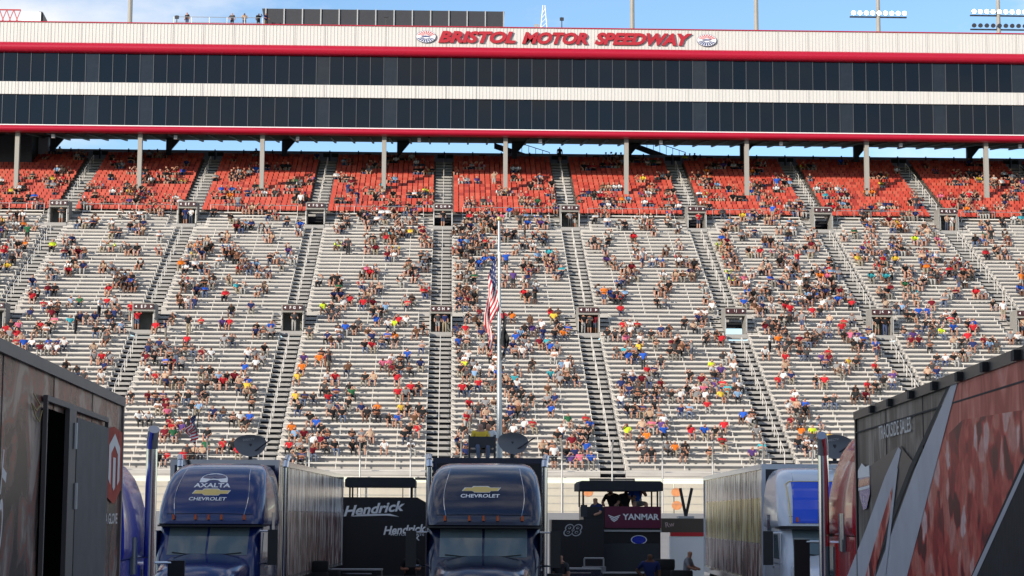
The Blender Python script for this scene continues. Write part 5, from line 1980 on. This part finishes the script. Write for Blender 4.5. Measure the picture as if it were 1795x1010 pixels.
# people on the pit boxes, on the spotter stand, in the entrances, on the roof
zpb = zv(522, YPB)
q = at(692, 522, YPB + 0.9)
solo('person in a blue top sitting on the maroon pit box under the canopy', (q.x, YPB + 0.75, zpb + 0.02), SEATED[4], 'blue', 0.2)
q = at(668, 522, YPB + 0.9)
solo('person in a black top sitting on the maroon pit box at its near end', (q.x, YPB + 0.75, zpb - 0.18), SEATED[6], 'black', -0.5)
q = at(680, 522, YPB + 0.9)
solo('person in charcoal sitting between two others on the maroon pit box', (q.x, YPB + 1.2, zpb - 0.18), SEATED[1], 'charcoal', 0.3)
q = at(651, 540, YPB + 0.6)
solo('person in navy leaning forward between the number cart and maroon pit box', (q.x, YPB + 0.3, 1.75), STANDING[4], 'navy', -0.9)
q = at(526, 462, 62)
solo('person in a yellow top on the dark observation stand', (q.x, 62, h_), SEATED[0], 'yellow', 0.2)
q = at(534, 462, 62)
solo('person in a white top on the dark observation stand', (q.x, 62.1, h_), SEATED[5], 'white', -0.3)
ENT = [(-1, 'lower', [(0.1, 'charcoal')]), (2, 'upper', [(0.2, 'red')]), (-2, 'upper', [(-0.2, 'navy'), (0.3, 'white')]), (1, 'upper', [(0.0, 'grey'), (0.4, 'black')]), (3, 'lower', [(-0.35, 'black'), (0.35, 'black')]), (0, 'lower', [(-0.25, 'charcoal'), (0.3, 'navy')]), (1, 'lower', [(-0.4, 'black'), (0.1, 'charcoal'), (0.55, 'maroon')]), (4, 'lower', [(0.3, 'white'), (-0.2, 'tan')]), (-2, 'lower', [(-0.55, 'red')]), (0, 'upper', [(0.0, 'black')]), (4, 'upper', [(-0.1, 'tan'), (0.4, 'white')]), (-4 + 1, 'upper', [(0.2, 'charcoal')])]
for k, lev, lst in ENT:
    y, z_ = row_yz(28 if lev == 'lower' else 57)
    for n_, (dx, sh) in enumerate(lst):
        solo(f'person in {sh} standing in the {lev} entrance of aisle {aisle_label(k)}, {ORDN[n_ + 1]} from the left', (X0 + k * PITCH_X + dx, y + 0.15 + 0.2 * n_, z_ - 0.30), STANDING[(k + n_ + 5) % 5], sh, 0.3 - 0.3 * n_, 1.0, 'people in the stand entrances')
for n_, u in enumerate((214, 262, 275, 290, 297)):
    q = at(u, 10, YB + 2.5)
    solo(f'dark figure on the tower roof left of the screen, {ORDN[n_ + 1]} from the left', (q.x, YB + 2.5, z(13) + 0.16), STANDING[n_ % 5], ('black', 'charcoal', 'tan', 'black', 'navy')[n_], 0.4 * n_ - 0.6, 1.0, 'people on the tower roof')
q = at(611, 158, 203.2)
solo('dark silhouetted person standing at the parapet between the stair flights', (q.x, 203.6, row_yz(N_ROWS + N_RED - 1)[1] + 0.15), STANDING[0], 'black', 0.2)
for n_, (u, Y, sh, lab) in enumerate(((612, 57, 'charcoal', 'crew member in charcoal beside the tyres right of the middle truck'), (707, 59, 'navy', 'crew member in navy in front of the maroon pit box'), (452, 61, 'black', 'crew member in black at the script lettered pit box'), (358, 62, 'white', 'crew member in white beside the polished trailer'), (745, 64, 'grey', 'crew member in grey beside the silver trailer'))):
    q = at(u, 560, Y)
    solo(lab, (q.x, Y, 0), STANDING[n_ % 5], sh, -0.8 + 0.5 * n_, 1.02, 'crew between the trucks')
